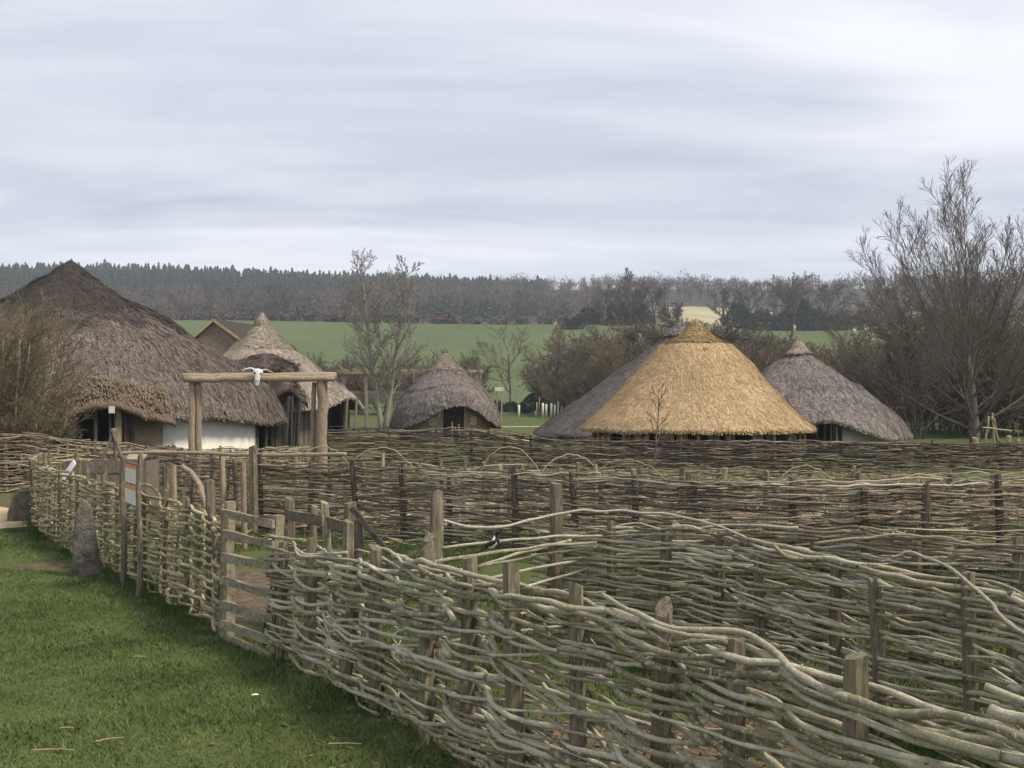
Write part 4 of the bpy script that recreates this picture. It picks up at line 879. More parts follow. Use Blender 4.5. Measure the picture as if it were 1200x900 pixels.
# 6. grey hut on the right
Yr = 48.0; mr = Yr / F; cr_ = at(936, 465, Yr)
EH = thing('roundhouse', 'grey thatched conical hut with a dark open doorway, right of the golden hut', 'roundhouse', (float(cr_[0]), Yr, 0))
def py3(y): return EYE + (HZ - y) * mr
pe = [(.05, py3(401)), (.18, py3(405)), (.36, py3(414)), (.8, py3(423)), (1.45, py3(433)), (2.1, py3(446)), (2.9, py3(463)), (3.7, py3(482)), (4.3, py3(497)), (4.6, py3(509))]
ado = math.radians(-97)
roof(EH, pe, M['grey'], 13, eye=[(ado + .1, .36, .75, .3)], straw=15000, slen=.3, swid=.048, thick=.2, steps=(.13, .24, .55), cap=(.10, M['greycap'], .02))
tuft(EH, .07, .35, 12, M['greycap'], 15, py3(401) + .1, .3, .04)
ringwall(EH, 3.75, 1.35, [(ado - .32, ado + .22)], M['white'], seg=140)
c = WLOC[EH.name]
for a in (-.3, .06, .12, .22, .3): part('door_post', post_mb(q, c[0] + 3.85 * math.cos(ado + a), c[1] + 3.85 * math.sin(ado + a), 1.35, .07, k=7), M['dark_wood'], EH, False)

# house with a gable beyond
HH = thing('house', 'small brown gabled house with yellow verge boards beyond the big roundhouse roof', 'house', tuple(np.r_[at(252, 465, 92)[:2], 0]))
Yh = 92.0; A, B, Ct = at(222, 402, Yh), at(287, 403, Yh), at(251, 377, Yh)
zb = -.2; dp = np.array([1.5, 7.0, 0])
V = [[A[0], Yh, zb], [B[0], Yh, zb], B, Ct, A]; V = np.array(V); V2 = V + dp
part('wall', MB().add(np.vstack([V, V2]), [[0, 1, 2, 4], [6, 5, 9, 7], [0, 4, 9, 5], [1, 6, 7, 2]], [[4, 2, 3], [7, 9, 8]]), M['brick'], HH, False)
for s_, (P0, P1) in enumerate(((A, Ct), (B, Ct))):
    o1 = P0 + (P0 - P1) * .12 + np.array([0, -.35, .06]); o2 = P1 + np.array([0, -.35, .06]); ex = dp * 1.08
    V = np.array([o1, o2, o2 + ex, o1 + ex]); up = np.array([0, 0, .16]); V = np.vstack([V, V + up]); part('roof', MB().add(V, [[0, 1, 5, 4], [3, 7, 6, 2], [4, 5, 6, 7], [0, 3, 2, 1], [0, 4, 7, 3], [1, 2, 6, 5]]), M['brown'], HH, False)
    part('verge_board', MB().beam(o1 + np.array([0, -.05, .05]), o2 + np.array([0, -.05, .05]), .06, .2), M['verge'], HH, False)

# open timber shelter behind the middle tree
SHL = thing('timber_shelter', 'long open timber shelter of posts and beams behind the small spiral hut', 'shelter', tuple(np.r_[at(480, 465, 80)[:2], 0]))
Yw = 80.0
for px in (402, 430, 458, 486, 514, 540, 553, 559):
    for dy in (0, 3.0): p = at(px, 436, Yw + dy); part('post', post_mb(q, p[0], p[1], p[2] - (.1 if dy else 0), .13, k=7), M['board'], SHL, False)
for dy in (0, 3.0): part('beam', MB().beam(at(395, 437, Yw) + np.array([0, dy, .08]), at(566, 436, Yw) + np.array([0, dy, .08]), .16, .2, rng=q, n=8, rough=.015), M['post_pale'], SHL, False)
for px in np.linspace(400, 562, 13): p = at(px, 434.5, Yw); part('rafter', MB().beam(p + np.array([0, -.4, .12]), p + np.array([0, 3.4, .12]), .11, .12), M['board'], SHL, False)
for i in range(3): part('side_board', MB().beam(at(404, 460, Yw) + np.array([0, 3.0, -i * .32]), at(556, 460, Yw) + np.array([0, 3.0, -i * .32]), .04, .26, rng=q, n=6, rough=.01), M['board'], SHL, False)

# stick frame at far right
SF = thing('stick_frame', 'pale stick frame leaning together behind the far fence under the big bare tree', 'frame', tuple(np.r_[at(1165, 500, 37)[:2], 0]))
for i, (a, b) in enumerate((((1152, 520), (1158, 487)), ((1166, 526), (1163, 484)), ((1178, 524), (1162, 488)), ((1170, 524), (1165, 490)))):
    p0 = at(*a, 37 + .3 * i); p1 = at(*b, 37); p0[2] = -.05; part('stick', bent_rod([p0, (p0 + p1) / 2, p1], .045, .03, seed=i, wob=.02), M['post_pale'], SF)
part('crossbar', bent_rod([at(1151, 501, 36.8), at(1168, 503, 36.8), at(1185, 505, 36.8)], .03, .03, seed=8), M['post_pale'], SF)
for i, (px, py) in enumerate(((1145, 513), (1181, 511), (1194, 515))):
    p = at(px, py, 35.2); solo('thick_stake', post_mb(q, p[0], p[1], p[2], .09, k=7), M['post_pale'], ('short pale stake left of the stick frame', 'short pale stake right of the stick frame', 'rightmost pale stake behind the far fence')[i], 'stake', (float(p[0]), float(p[1]), 0), smooth=False)

# ------------------------------------------------------------------ trees
def grow(rng, base, d0, L, r, lv, cfg, out, level=0):
    n = cfg['n'][min(level, len(cfg['n']) - 1)]; P = [np.asarray(base, float)]; d = unit(np.asarray(d0, float)); wob = cfg['wob'][min(level, len(cfg['wob']) - 1)]; up = cfg['up'][min(level, len(cfg['up']) - 1)]
    D = []
    for i in range(n):
        d = unit(d + rng.normal(0, wob, 3) + np.array([0, 0, up])); D.append(d); P.append(P[-1] + d * L / n)
    P = np.array(P); end = cfg['taper'][min(level, len(cfg['taper']) - 1)]; rad = np.maximum(r * np.linspace(1, end, n + 1), cfg['rmin'])
    out.append((P, rad, level))
    if level >= lv: return
    kids = cfg['kids'][level]; ks = rng.integers(kids[0], kids[1] + 1); t0 = cfg['t0'][level]; ph = rng.random() * 6.28
    for j in range(ks):
        t = t0 + (1 - t0) * (j + rng.random() * .8) / ks; t = min(t, .98); f = t * n; i = min(int(f), n - 1); p = P[i] + (P[i + 1] - P[i]) * (f - i)
        ang = rng.normal(cfg['ang'][level], .16) if not (level == 0 and 'a0' in cfg) else rng.normal(cfg['a0'][0] + (cfg['a0'][1] - cfg['a0'][0]) * t, .10); ph += 2.4 + rng.normal(0, .4); dd = D[i]; ref = np.array([0, 0, 1.]) if abs(dd[2]) < .9 else np.array([1., 0, 0]); s = unit(np.cross(dd, ref)); u = np.cross(s, dd)
        nd_ = dd * math.cos(ang) + (s * math.cos(ph) + u * math.sin(ph)) * math.sin(ang)
        shape = cfg['shape'](t) if level == 0 else (1.12 - .62 * t)
        grow(rng, p, nd_, L * cfg['ratio'][level] * shape * rng.uniform(.75, 1.2), max(cfg['rmin'], (rad[i] * cfg['rr'][min(level, len(cfg['rr']) - 1)])), lv, cfg, out, level + 1)
def tree_parts(polys, split, ks=(9, 6, 4, 3, 3)):
    tr, cw = MB(), MB()
    for P, r, l in polys: (tr if l <= split else cw).tube(P if l < 3 else P[::2] if len(P) > 4 and len(P) % 2 else P, r if l < 3 else r[::2] if len(P) > 4 and len(P) % 2 else r, ks[min(l, len(ks) - 1)], l == 0)
    return tr, cw
def make_tree(name, label, cat, loc, h, seed, cfg, lv, tm, cm, split=1, group=None, multi=1, lean=.1):
    rng = np.random.default_rng(seed); polys = []
    for i in range(multi):
        a = i * 2.4 + rng.random(); d = (lean * math.cos(a) * (multi > 1) + rng.normal(0, .02), lean * math.sin(a) * (multi > 1) + rng.normal(0, .02), 1)
        grow(rng, np.array([0.12 * math.cos(a) * (multi > 1), .12 * math.sin(a) * (multi > 1), -.3]), d, h * cfg.get('trunk', .8) * rng.uniform(.85, 1.05), cfg['r0'] * h, lv, cfg, polys)
    top = max(p[:, 2].max() for p, _, _ in polys); k = h / top
    polys = [(p * k, r, l) for p, r, l in polys]
    tr, cw = tree_parts(polys, split); T = thing(name, label, cat, (0, 0, 0), group)
    part('trunk', tr, tm, T); part('crown', cw, cm, T)
    T.location = loc; WLOC[T.name] = np.asarray(loc, float); return T
BIG = dict(n=[6, 11, 6, 4, 2], wob=[.03, .05, .10, .13, .16], up=[.02, .05, .10, .10, .08], taper=[.5, .12, .2, .35, .6], rmin=.0075, kids=[(23, 23), (16, 18), (7, 9), (3, 4)], t0=[.17, .16, .10, .2],
           ang=[.70, .52, .48, .38], a0=(1.14, .34), ratio=[2.0, .34, .46, .75], rr=[.28, .40, .5, .6], shape=lambda t: .98 + .02 * t, trunk=.30, r0=.0185)
Yt = 52.0; make_tree('bare_tree', 'tall wide bare tree with upswept twigs standing at the right edge of the enclosure', 'tree', (gx(1143, Yt), Yt, 0), EYE + (465 - 168) / F * Yt + .1, 101, BIG, 4, M['bt_dark'], M['bt_twig'], split=2)
MID = dict(n=[10, 6, 4, 2], wob=[.03, .1, .14, .16], up=[.02, .09, .07, .05], taper=[.15, .25, .35, .5], rmin=.014, kids=[(27, 30), (8, 10), (5, 6)], t0=[.2, .15, .15], ang=[.68, .6, .6], ratio=[.28, .42, .42], rr=[.42, .5, .6],
           shape=lambda t: 1.25 - .85 * t, trunk=.96, r0=.016)
make_tree('bare_tree', 'slender bare tree rising into the sky left of the small spiral hut', 'tree', (gx(449, 72), 72, 0), EYE + (465 - 289) / F * 72, 102, MID, 3, M['bt_grey'], M['bt_grey'], split=1, multi=2, lean=.07)
RND = dict(n=[6, 6, 4, 3], wob=[.06, .12, .15, .16], up=[.02, .06, .05, .05], taper=[.4, .25, .35, .5], rmin=.022, kids=[(10, 12), (7, 9), (5, 7)], t0=[.25, .2, .15], ang=[.85, .7, .6], ratio=[.75, .5, .45], rr=[.5, .5, .6], shape=lambda t: 1.05 - .3 * t, trunk=.6, r0=.02)
make_tree('bare_tree', 'round-headed olive bare tree in front of the green field beyond the spiral hut', 'tree', (gx(598, 135), 135, gz(gx(598, 135), 135)), 10.2, 103, RND, 3, M['bt_grey'], M['bt_olive'], split=1)
SAP = dict(n=[10, 4, 3], wob=[.03, .1, .1], up=[.02, .06, .05], taper=[.15, .4, .6], rmin=.0075, kids=[(16, 20), (2, 4)], t0=[.35, .3], ang=[.8, .5], ratio=[.24, .5], rr=[.4, .6], shape=lambda t: 1.2 - .8 * t, trunk=.98, r0=.0115)
make_tree('sapling', 'thin leafless sapling standing in front of the golden thatched hut', 'tree', (gx(764, 24.5), 24.5, 0), EYE + (465 - 446) / F * 24.5, 104, SAP, 2, M['bt_dark'], M['bt_dark'], split=0)
# left bush in front of the big roundhouse
BSH = dict(n=[6, 5, 3, 2], wob=[.08, .14, .16, .16], up=[.02, .05, .05, .04], taper=[.3, .3, .4, .5], rmin=.006, kids=[(11, 14), (8, 10), (6, 8)], t0=[.2, .15, .1], ang=[.6, .65, .6], ratio=[.5, .5, .5], rr=[.5, .5, .6], shape=lambda t: 1.15 - .5 * t, trunk=.9, r0=.009)
make_tree('bush', 'big olive-brown twiggy bush in front of the large roundhouse at the left edge', 'bush', (gx(4, 31.5), 31.5, 0), 5.5, 105, BSH, 3, M['pale_twig'], M['scrub_olive'], split=0, multi=9, lean=.30)
make_tree('bush', 'low olive twiggy bush right of the big bush, in front of the roundhouse porch', 'bush', (gx(40, 31.0), 31.0, 0), 2.7, 106, BSH, 3, M['pale_twig'], M['scrub_olive'], split=0, multi=6, lean=.6)
def leafy(h, w, n, seed, size=.12):
    """dense evergreen clump: many small leaf faces around an uneven volume"""
    q = np.random.default_rng(seed); th = q.random(n) * 2 * PI; cz = q.random(n); rr2 = np.sqrt(q.random(n)) ** .6
    lobes = 1 + .35 * vnoise(np.stack([np.cos(th) * 1.6, np.sin(th) * 1.6, cz * 2.5 + seed], 1)); prof = np.sqrt(np.clip(1 - (cz * 1.02 - .15) ** 2 * 1.1, .02, 1))
    p = np.stack([np.cos(th) * w * rr2 * lobes * prof, np.sin(th) * w * rr2 * lobes * prof, cz * h * (.85 + .2 * vnoise(np.stack([np.cos(th) * 2, np.sin(th) * 2, cz * 0 + seed], 1)))], 1)
    a = q.normal(0, 1, (n, 3)); b = q.normal(0, 1, (n, 3)); a = unit(a) * size * q.uniform(.6, 1.4, n)[:, None]; b = unit(b) * size * q.uniform(.4, 1.0, n)[:, None]
    return MB().add(np.stack([p - a, p + b, p + a, p - b], 1).reshape(-1, 3), np.arange(4 * n).reshape(n, 4))
def place_copies(proto, spots, labels, group, catg):
    for i, (x, y, z, s, rz) in enumerate(spots):
        o = proto if i == 0 and not proto.get('_used') else copy_tree(proto)
        proto['_used'] = 1; o.location = (x, y, z); o.scale = s if isinstance(s, tuple) else (s, s, s); o.rotation_euler = (0, 0, rz)
        o['label'] = labels(x, y, i); o['category'] = catg; o['group'] = group
BRM = [leafy(.9, .85, 900, 300 + i, .07).mesh('bramble') for i in range(2)]
for me in BRM: me.materials.append(M['bramble'])
for i, (px, Yd, s) in enumerate(((30, 29.8, 1.2), (62, 30.5, 1.3), (92, 31.2, 1.15), (118, 32, 1.0), (140, 32.6, 1.05), (165, 33.5, 1.0), (186, 34.2, .95), (206, 34.6, 1.0), (5, 29.4, 1.2))):
    o = link('bramble', BRM[i % 2], None); o.location = (gx(px, Yd), Yd, -.05); o.rotation_euler = (0, 0, i * 1.3); o.scale = (s, s, s * (1.15 if px < 120 else .95))
    tag(o, 'low dark bramble clump growing against the big roundhouse behind the far-left fence', 'bush', 'brambles along the big roundhouse')

# scrub behind the huts: bare shrubs, four shapes, copied
SCR = dict(n=[5, 4, 3, 2], wob=[.08, .14, .16, .16], up=[.02, .05, .05, .04], taper=[.35, .35, .4, .6], rmin=.0125, kids=[(9, 11), (7, 9), (5, 7)], t0=[.15, .15, .1], ang=[.55, .6, .6], ratio=[.5, .5, .5], rr=[.5, .55, .65], shape=lambda t: 1.15 - .5 * t, trunk=.9, r0=.009)
protos = []
for i in range(4):
    protos.append(make_tree('bare_shrub', '', 'shrub', (0, 0, 0), 5.0, 200 + i, SCR, 3, M['scrub'], M['scrub' if i % 2 == 0 else 'scrub_olive'], split=1, multi=6, lean=.42))
ZONES = [(380, 'bare shrub at the field foot just right of the pale-capped roundhouse'), (560, 'bare shrub at the field foot behind the timber shelter'), (720, 'bare brown shrub above the left slope of the dark grey hut'),
         (800, 'bare brown shrub behind the peak of the dark grey hut'), (900, 'bare brown shrub in the dip between the golden hut and the right hut'), (960, 'bare brown shrub behind the peak of the right grey hut'),
         (1060, 'bare brown shrub above the right slope of the right grey hut'), (1140, 'bare brown shrub just left of the trunk of the tall right-hand tree'), (9999, 'bare brown shrub right of the trunk of the tall right-hand tree')]
def lab(x, y, i):
    px = 600 + F * x / y
    return next(t for e_, t in ZONES if px < e_)
spots = []; q = np.random.default_rng(55)
for px0, px1, n, ya, yb, sa_, sb2 in ((640, 720, 13, 100, 128, 1.2, 1.65), (690, 900, 30, 92, 140, 1.5, 2.1), (880, 1080, 34, 78, 120, 1.05, 1.6), (1040, 1290, 40, 60, 110, 1.1, 1.75), (370, 560, 12, 112, 134, .95, 1.5), (290, 380, 4, 115, 130, 1.0, 1.4)):
    for i in range(n):
        px = px0 + (px1 - px0) * (i + q.random()) / n; y = q.uniform(ya, yb); x = gx(px, y); spots.append((x, y, gz(x, y) - .1, q.uniform(sa_, sb2), q.random() * 6.28))
for i, sp in enumerate(spots):
    pr = protos[i % 4]; px = 600 + F * sp[0] / sp[1]
    place_copies(pr, [sp], lab, 'bare shrubs of the thicket, ' + lab(sp[0], sp[1], 0).split('shrub ')[1], 'shrub')
# hedge bushes (evergreen) beyond the lawn
HDG = [leafy(2.2, 1.6, 1100, 320 + i, .17).mesh('hedge_bush') for i in range(2)]
for me in HDG: me.materials.append(M['evergreen'])
q = np.random.default_rng(56)
for i, px in enumerate((566, 582, 598, 613, 628, 642, 655, 668, 682, 700, 722, 745)):
    Yd = q.uniform(116, 124); o = link('hedge_bush', HDG[i % 2], None); x = gx(px, Yd); s = q.uniform(.75, 1.0) * (1.3 if px > 620 else .7); o.location = (x, Yd, gz(x, Yd) - .1); o.rotation_euler = (0, 0, q.random() * 6); o.scale = (s, s, s)
    tag(o, 'dark evergreen hedge bush at the back of the lawn behind the tree guards', 'bush', 'hedge bushes at the back of the lawn')
# box on a post, tree guards
BX = thing('box_sign', 'small pale box sign on two thin posts right of the spiral hut', 'sign', tuple(np.r_[at(585, 480, 95)[:2], 0])); p = at(585, 456, 95)
part('box', MB().box(p, (.36, 0, 0), (0, .15, 0), (0, 0, .17)), M['guard'], BX, False)
for sx in (-.17, .17): part('post', post_mb(q, p[0] + sx, p[1] + .05, p[2], .05, k=6), M['post_pale'], BX, False)
for i, (px, yb_, h, kd) in enumerate(((608, 486, 1.25, 0), (629, 484, 1.5, 1), (636, 484, 1.4, 0), (640, 484, 1.3, 0), (646, 482, 1.35, 0), (650, 481, 1.2, 0), (654, 481, 1.5, 0), (632, 488, 1.9, 1), (658, 478, 1.1, 0), (628, 487, .5, 0))):
    Yd = 105 + i * .7; x = gx(px, Yd); z = gz(x, Yd); mb = MB(); mb.tube([(x, Yd, z - .1), (x, Yd, z + h * .5), (x + .02, Yd, z + h)], .11 if kd == 0 else .06, 8)
    solo('tree_guard', mb, M['guard'] if kd == 0 else M['post_pale'], 'pale tube guarding a young tree on the lawn beside the dark grey hut' if px > 615 else 'single pale tree guard standing alone in the middle of the lawn', 'tree guard', (float(x), Yd, float(z)), 'tree guards on the lawn' if px > 615 else None)

# ------------------------------------------------------------------ far trees and woods
FAR = dict(n=[4, 4, 3, 2], wob=[.06, .12, .15, .16], up=[.02, .05, .05, .05], taper=[.45, .3, .4, .7], rmin=.06, kids=[(10, 12), (8, 10), (6, 8)], t0=[.2, .2, .15], ang=[.85, .7, .65], ratio=[.72, .5, .45], rr=[.5, .5, .6], shape=lambda t: 1.05 - .25 * t, trunk=.62, r0=.024)
FAR2 = dict(FAR, kids=[(13, 14), (10, 12), (8, 9)], rmin=.085, ratio=[.85, .5, .45])
def far_tree(px, Yd, ytop, label, seed, cfg=FAR, m=('bt_dark', 'farwood')):
    x = gx(px, Yd); z = gz(x, Yd); h = EYE + (HZ - ytop) / F * Yd - z; return make_tree('bare_tree', label, 'tree', (x, Yd, z - .2), h, seed, cfg, 3, M[m[0]], M[m[1]], split=1)
far_tree(735, 318, 314, 'biggest rounded dark bare tree on the skyline behind the golden hut', 401, FAR2, ('bt_dark', 'scrub'))
far_tree(768, 322, 322, 'bare tree on the field edge just right of the biggest skyline tree', 402)
far_tree(706, 325, 330, 'smaller bare tree on the field edge just left of the biggest skyline tree', 403)
far_tree(326, 345, 334, 'round bare tree topping the green field left of the slender tree', 404)
far_tree(848, 330, 333, 'bare tree at the right of the pale field gap beyond the golden hut', 405)
far_tree(880, 330, 326, 'bare tree at the left end of the clump beyond the right hut', 406)
far_tree(925, 330, 316, 'broad bare tree with its crown on the skyline beyond the grey right hut', 407, FAR2, ('bt_dark', 'scrub'))
far_tree(968, 328, 322, 'bare tree at the right end of the clump beyond the grey right hut', 408)
far_tree(1030, 330, 326, 'bare tree on the hillside seen through the tall right-hand tree', 409)
far_tree(1110, 335, 326, 'bare tree on the hillside behind the trunk of the tall right-hand tree', 410)
far_tree(420, 340, 330, 'bare tree at the wood edge behind the slender tree', 411)
for i, (px, yt) in enumerate(((150, 346), (205, 341), (243, 338), (285, 343), (372, 340))):
    far_tree(px, 430 + 8 * i, yt, ('bare tree in the hillside wood just right of the big roundhouse peak', 'bare tree in the hillside wood above the big roundhouse slope', 'tall bare tree in the hillside wood above the brown gabled house', 'bare tree in the hillside wood above the pale cap roof', 'bare tree in the hillside wood left of the slender tree')[i], 420 + i)
IV = [leafy(11, 4.0, 2600, 340 + i, .42).mesh('ivy_tree') for i in range(2)]
for me in IV: me.materials.append(M['evergreen'])
IVL = ['leftmost dark ivy-clad tree of the clump beyond the right hut', 'dark rounded ivy-clad tree second from the left of the clump', 'tallest dark ivy-clad tree right of centre in the clump', 'dark ivy-clad tree just right of the tallest ivy-clad tree',
       'low dark bush right of the foot of the biggest skyline tree', 'dark rounded evergreen in the middle of the clump beyond the right hut', 'dark low bush left of the biggest skyline tree', 'dark bush under the left half of the biggest skyline tree',
       'low dark bush at the foot of the left ivy-clad trees', 'small dark bush at the right end of the clump beyond the right hut', 'small lone dark bush on the field edge far left of the biggest skyline tree']
for i, (px, Yd, s, sz) in enumerate(((866, 324, .95, .78), (896, 326, .9, .62), (945, 322, .85, .88), (958, 324, .7, .66), (752, 316, .85, .55), (918, 324, .8, .55), (690, 318, .9, .5), (725, 314, 1.0, .6), (880, 322, .8, .5), (975, 322, .7, .45), (670, 300, .8, .35))):
    x = gx(px, Yd); o = link('ivy_tree', IV[i % 2], None); o.location = (x, Yd, gz(x, Yd) - .4); o.scale = (s, s, sz); o.rotation_euler = (0, 0, i * 1.1)
    tag(o, IVL[i], 'tree' if px > 800 else 'bush', 'dark evergreens at the field edge')

def conifers(n, seed, region):
    q = np.random.default_rng(seed); V, T_ = [], []; k = 0
    px, y = region(q, n); x = (px - 600) / F * y; z = ground_z(x, y)
    for i in range(n):
        h = q.uniform(6, 11) * (1.18 if q.random() < .12 else .95); w = h * q.uniform(.2, .3); tiers = 5
        for t in range(tiers):
            u = t / tiers; zb2 = z[i] + h * (.1 + .78 * u); rr2 = w * (1 - u) ** .85; ph = q.random() * 6.28
            for a in np.arange(6) * (2 * PI / 6) + ph:
                a += q.normal(0, .15); l = rr2 * q.uniform(.7, 1.25); c_, s_ = math.cos(a), math.sin(a); wd = .5 + .35 * rr2
                V += [[x[i], y[i], zb2 + h * .17], [x[i] + c_ * l - s_ * wd, y[i] + s_ * l + c_ * wd, zb2 - .3], [x[i] + c_ * l + s_ * wd, y[i] + s_ * l - c_ * wd, zb2 - .3]]
    return MB().add(np.array(V), None, np.arange(len(V)).reshape(-1, 3))
def reg_con(q, n):
    px = np.where(q.random(n) < .78, q.uniform(-140, 470, n), q.uniform(440, 640, n)); y = np.where(px < 440, 540 + 260 * q.random(n), 640 + 160 * q.random(n)); lo = q.random(n) < .10; px = np.where(lo, np.where(q.random(n) < .6, q.normal(300, 50, n), q.normal(560, 60, n)), px); y = np.where(lo, 450 + 110 * q.random(n), y); return px, y
o = link('conifer_wood', conifers(3600, 61, reg_con).mesh('conifer_wood', False), M['conifer']); tag(o, 'dark conifer forest covering the ridge on the left skyline', 'forest', kind='stuff')
def bare_wood(n, seed, region, hmin=9, hmax=14, blades=90):
    q = np.random.default_rng(seed); px, y = region(q, n); x = (px - 600) / F * y; z = ground_z(x, y); N = n * blades; idx = np.repeat(np.arange(n), blades); h = (q.uniform(hmin, hmax, n) * (1 + .22 * vnoise(np.stack([x / 40, y / 40, x * 0], 1))))[idx]
    th = q.random(N) * 2 * PI; el = np.arccos(1 - 1.85 * q.random(N)); rr2 = q.random(N) ** .4; cw = h * .40
    d = np.stack([np.cos(th) * np.sin(el), np.sin(th) * np.sin(el), np.cos(el) * .9], 1); c0 = np.stack([x[idx], y[idx], z[idx] + h * .52], 1)
    tip = c0 + d * (cw * rr2)[:, None] * np.array([1, 1, 1.25]); b = tip - unit(d + np.array([0, 0, .5]) + q.normal(0, .35, (N, 3))) * q.uniform(1.2, 3.0, N)[:, None]; s = unit(np.cross(d, q.normal(0, 1, (N, 3)))) * q.uniform(.08, .3, N)[:, None]
    V = np.stack([b - s, b + s, tip], 1).reshape(-1, 3); mb = MB().add(V, None, np.arange(3 * N).reshape(N, 3))
    for i in range(n): mb.tube([(x[i], y[i], z[i] - .5), (x[i], y[i], z[i] + hmax * .3), (x[i], y[i], z[i] + hmax * .6)], [.3, .24, .1], 4, False)
    return mb
def reg_l(q, n): return q.uniform(-140, 470, n), 432 + 130 * q.random(n)
def reg_c(q, n): return q.uniform(440, 1330, n), 590 + 210 * q.random(n)
def reg_e(q, n): return q.uniform(430, 700, n), 462 + 150 * q.random(n)
def reg_g(q, n): return np.where(q.random(n) < .72, q.uniform(842, 1012, n), q.uniform(682, 796, n)), 326 + 14 * q.random(n)
def reg_h(q, n): return q.uniform(990, 1330, n), 330 + 60 * q.random(n)
def reg_f(q, n): return q.uniform(90, 700, n), 322 + 8 * q.random(n)
o = link('bare_wood', bare_wood(420, 62, reg_l, 8, 13).mesh('bare_wood', False), M['farwood']); tag(o, 'brown leafless wood below the conifer forest on the left hillside', 'wood', kind='stuff')
o = link('bare_wood', bare_wood(620, 63, reg_c, 9, 14).mesh('bare_wood', False), M['farwood']); tag(o, 'grey-brown leafless wood along the ridge skyline on the right half', 'wood', kind='stuff')
o = link('bare_wood', bare_wood(230, 64, reg_e, 8, 14).mesh('bare_wood', False), M['farwood']); tag(o, 'dark leafless wood above the green field in the centre', 'wood', kind='stuff')
o = link('bare_wood', bare_wood(60, 66, reg_g, 5, 10, 110).mesh('bare_wood', False), M['farwood']); tag(o, 'dark bare copse along the field edge on either side of the pale field gap', 'wood', kind='stuff')
o = link('bare_wood', bare_wood(110, 67, reg_h, 6, 11).mesh('bare_wood', False), M['farwood']); tag(o, 'bare wood on the hillside behind the tall right-hand tree', 'wood', kind='stuff')
o = link('field_hedge', bare_wood(160, 65, reg_f, 2.5, 4.5, 60).mesh('field_hedge', False), M['farwood']); tag(o, 'thin brown hedge along the top edge of the green field', 'hedge', kind='stuff')

# ------------------------------------------------------------------ magpie on the rods of the pen opening
def magpie():
    T = thing('magpie', 'small black and white magpie perched on the loose rods beside the tall middle post', 'bird', (-0.115, 9.545, 0.999))
    c = WLOC[T.name]
    # one continuous body lofted from beak base through head and trunk to the tail tip (faces to the right)
    sp = [(.088, .128, .004, .004), (.075, .128, .013, .013), (.058, .130, .021, .021), (.038, .124, .024, .024), (.022, .104, .027, .026), (.004, .080, .037, .038), (-.018, .058, .044, .046), (-.045, .042, .040, .042), (-.072, .034, .029, .030), (-.095, .032, .020, .018), (-.14, .030, .022, .010), (-.21, .026, .022, .007), (-.27, .022, .014, .004)]
    k = 12; a = np.arange(k) * 2 * PI / k; V = []; mats = []
    for (x, z, wy_, wz_) in sp: V += [[x, wy_ * math.cos(t), z + .02 + wz_ * math.sin(t)] for t in a]
    F_ = []
    for i in range(len(sp) - 1):
        for j in range(k):
            j2 = (j + 1) % k; F_.append([i * k + j, i * k + j2, (i + 1) * k + j2, (i + 1) * k + j]); low = math.sin(a[j] + PI / k) < .3; mid = abs(math.sin(a[j] + PI / k)) < .55
            mats.append(1 if (5 <= i <= 8 and low) or (4 <= i <= 5 and mid) else 0)
    F_ += [list(range(k))[::-1], [(len(sp) - 1) * k + j for j in range(k)]]; mats += [0, 0]
    me = bpy.data.meshes.new('body'); me.from_pydata(V, [], F_); me.materials.append(M['blackf']); me.materials.append(M['whitef']); me.polygons.foreach_set('material_index', mats); me.polygons.foreach_set('use_smooth', [True] * len(F_)); me.update()
    o = bpy.data.objects.new('body', me); COL.objects.link(o); o.parent = T
    part('beak', MB().tube([c + (.083, 0, .149), c + (.098, 0, .147), c + (.113, 0, .142)], [.008, .006, .001], 6), M['beak'], T)
    for s_ in (-1, 1):
        part('eye', MB().add(*ell(c + np.array([.066, s_ * .018, .157]), (.004, .003, .004), 6, 5)), M['beak'], T)
        part('wing', MB().add(*ell(c + np.array([-.045, s_ * .038, .072]), (.075, .010, .026))), M['blackf'], T)
        part('leg', MB().tube([c + (-.015, s_ * .016, .045), c + (-.005, s_ * .016, .02), c + (-.01, s_ * .016, -.004)], [.006, .0035, .0035], 5), M['beak'], T)
    return T
mg = magpie(); mg.scale = (.86, .86, .86); mg.rotation_euler = (0, math.radians(-24), math.radians(-22))

# ------------------------------------------------------------------ grass, litter, twigs
def blades(n, box, mask, h0, h1, w, seed, lean=.5):
    q = np.random.default_rng(seed); x = q.uniform(box[0], box[1], n); y = q.uniform(box[2], box[3], n); kp = mask(x, y, q); x, y = x[kp], y[kp]; n = len(x); z = ground_z(x, y)
    cl = .8 + .45 * vnoise(np.stack([x * 2.2, y * 2.2, np.zeros(n)], 1)) + .5 * np.clip(vnoise(np.stack([x * 6.5, y * 6.5, np.zeros(n) + 5], 1)), 0, 1); h = q.uniform(h0, h1, n) * cl; a = q.random(n) * 6.28; l = q.normal(0, lean, (n, 2)) * h[:, None]; s = np.stack([np.cos(a), np.sin(a)], 1) * w * q.uniform(.6, 1.3, n)[:, None]
    p = np.stack([x, y], 1); V = np.stack([np.c_[p - s, z - .004], np.c_[p + s, z - .004], np.c_[p + l, z + h]], 1).reshape(-1, 3); return MB().add(V, None, np.arange(3 * n).reshape(n, 3))
fx = np.array([-9.3, -7.6, -5.2, -3.7, -2.85, -2.07, -.33, 3.0]); fy = np.array([21.5, 18.2, 14.6, 12.3, 10.9, 9.85, 7.12, 1.9])
def side(x, y): return np.interp(x, fx, fy) - y                  # > 0 on the lawn
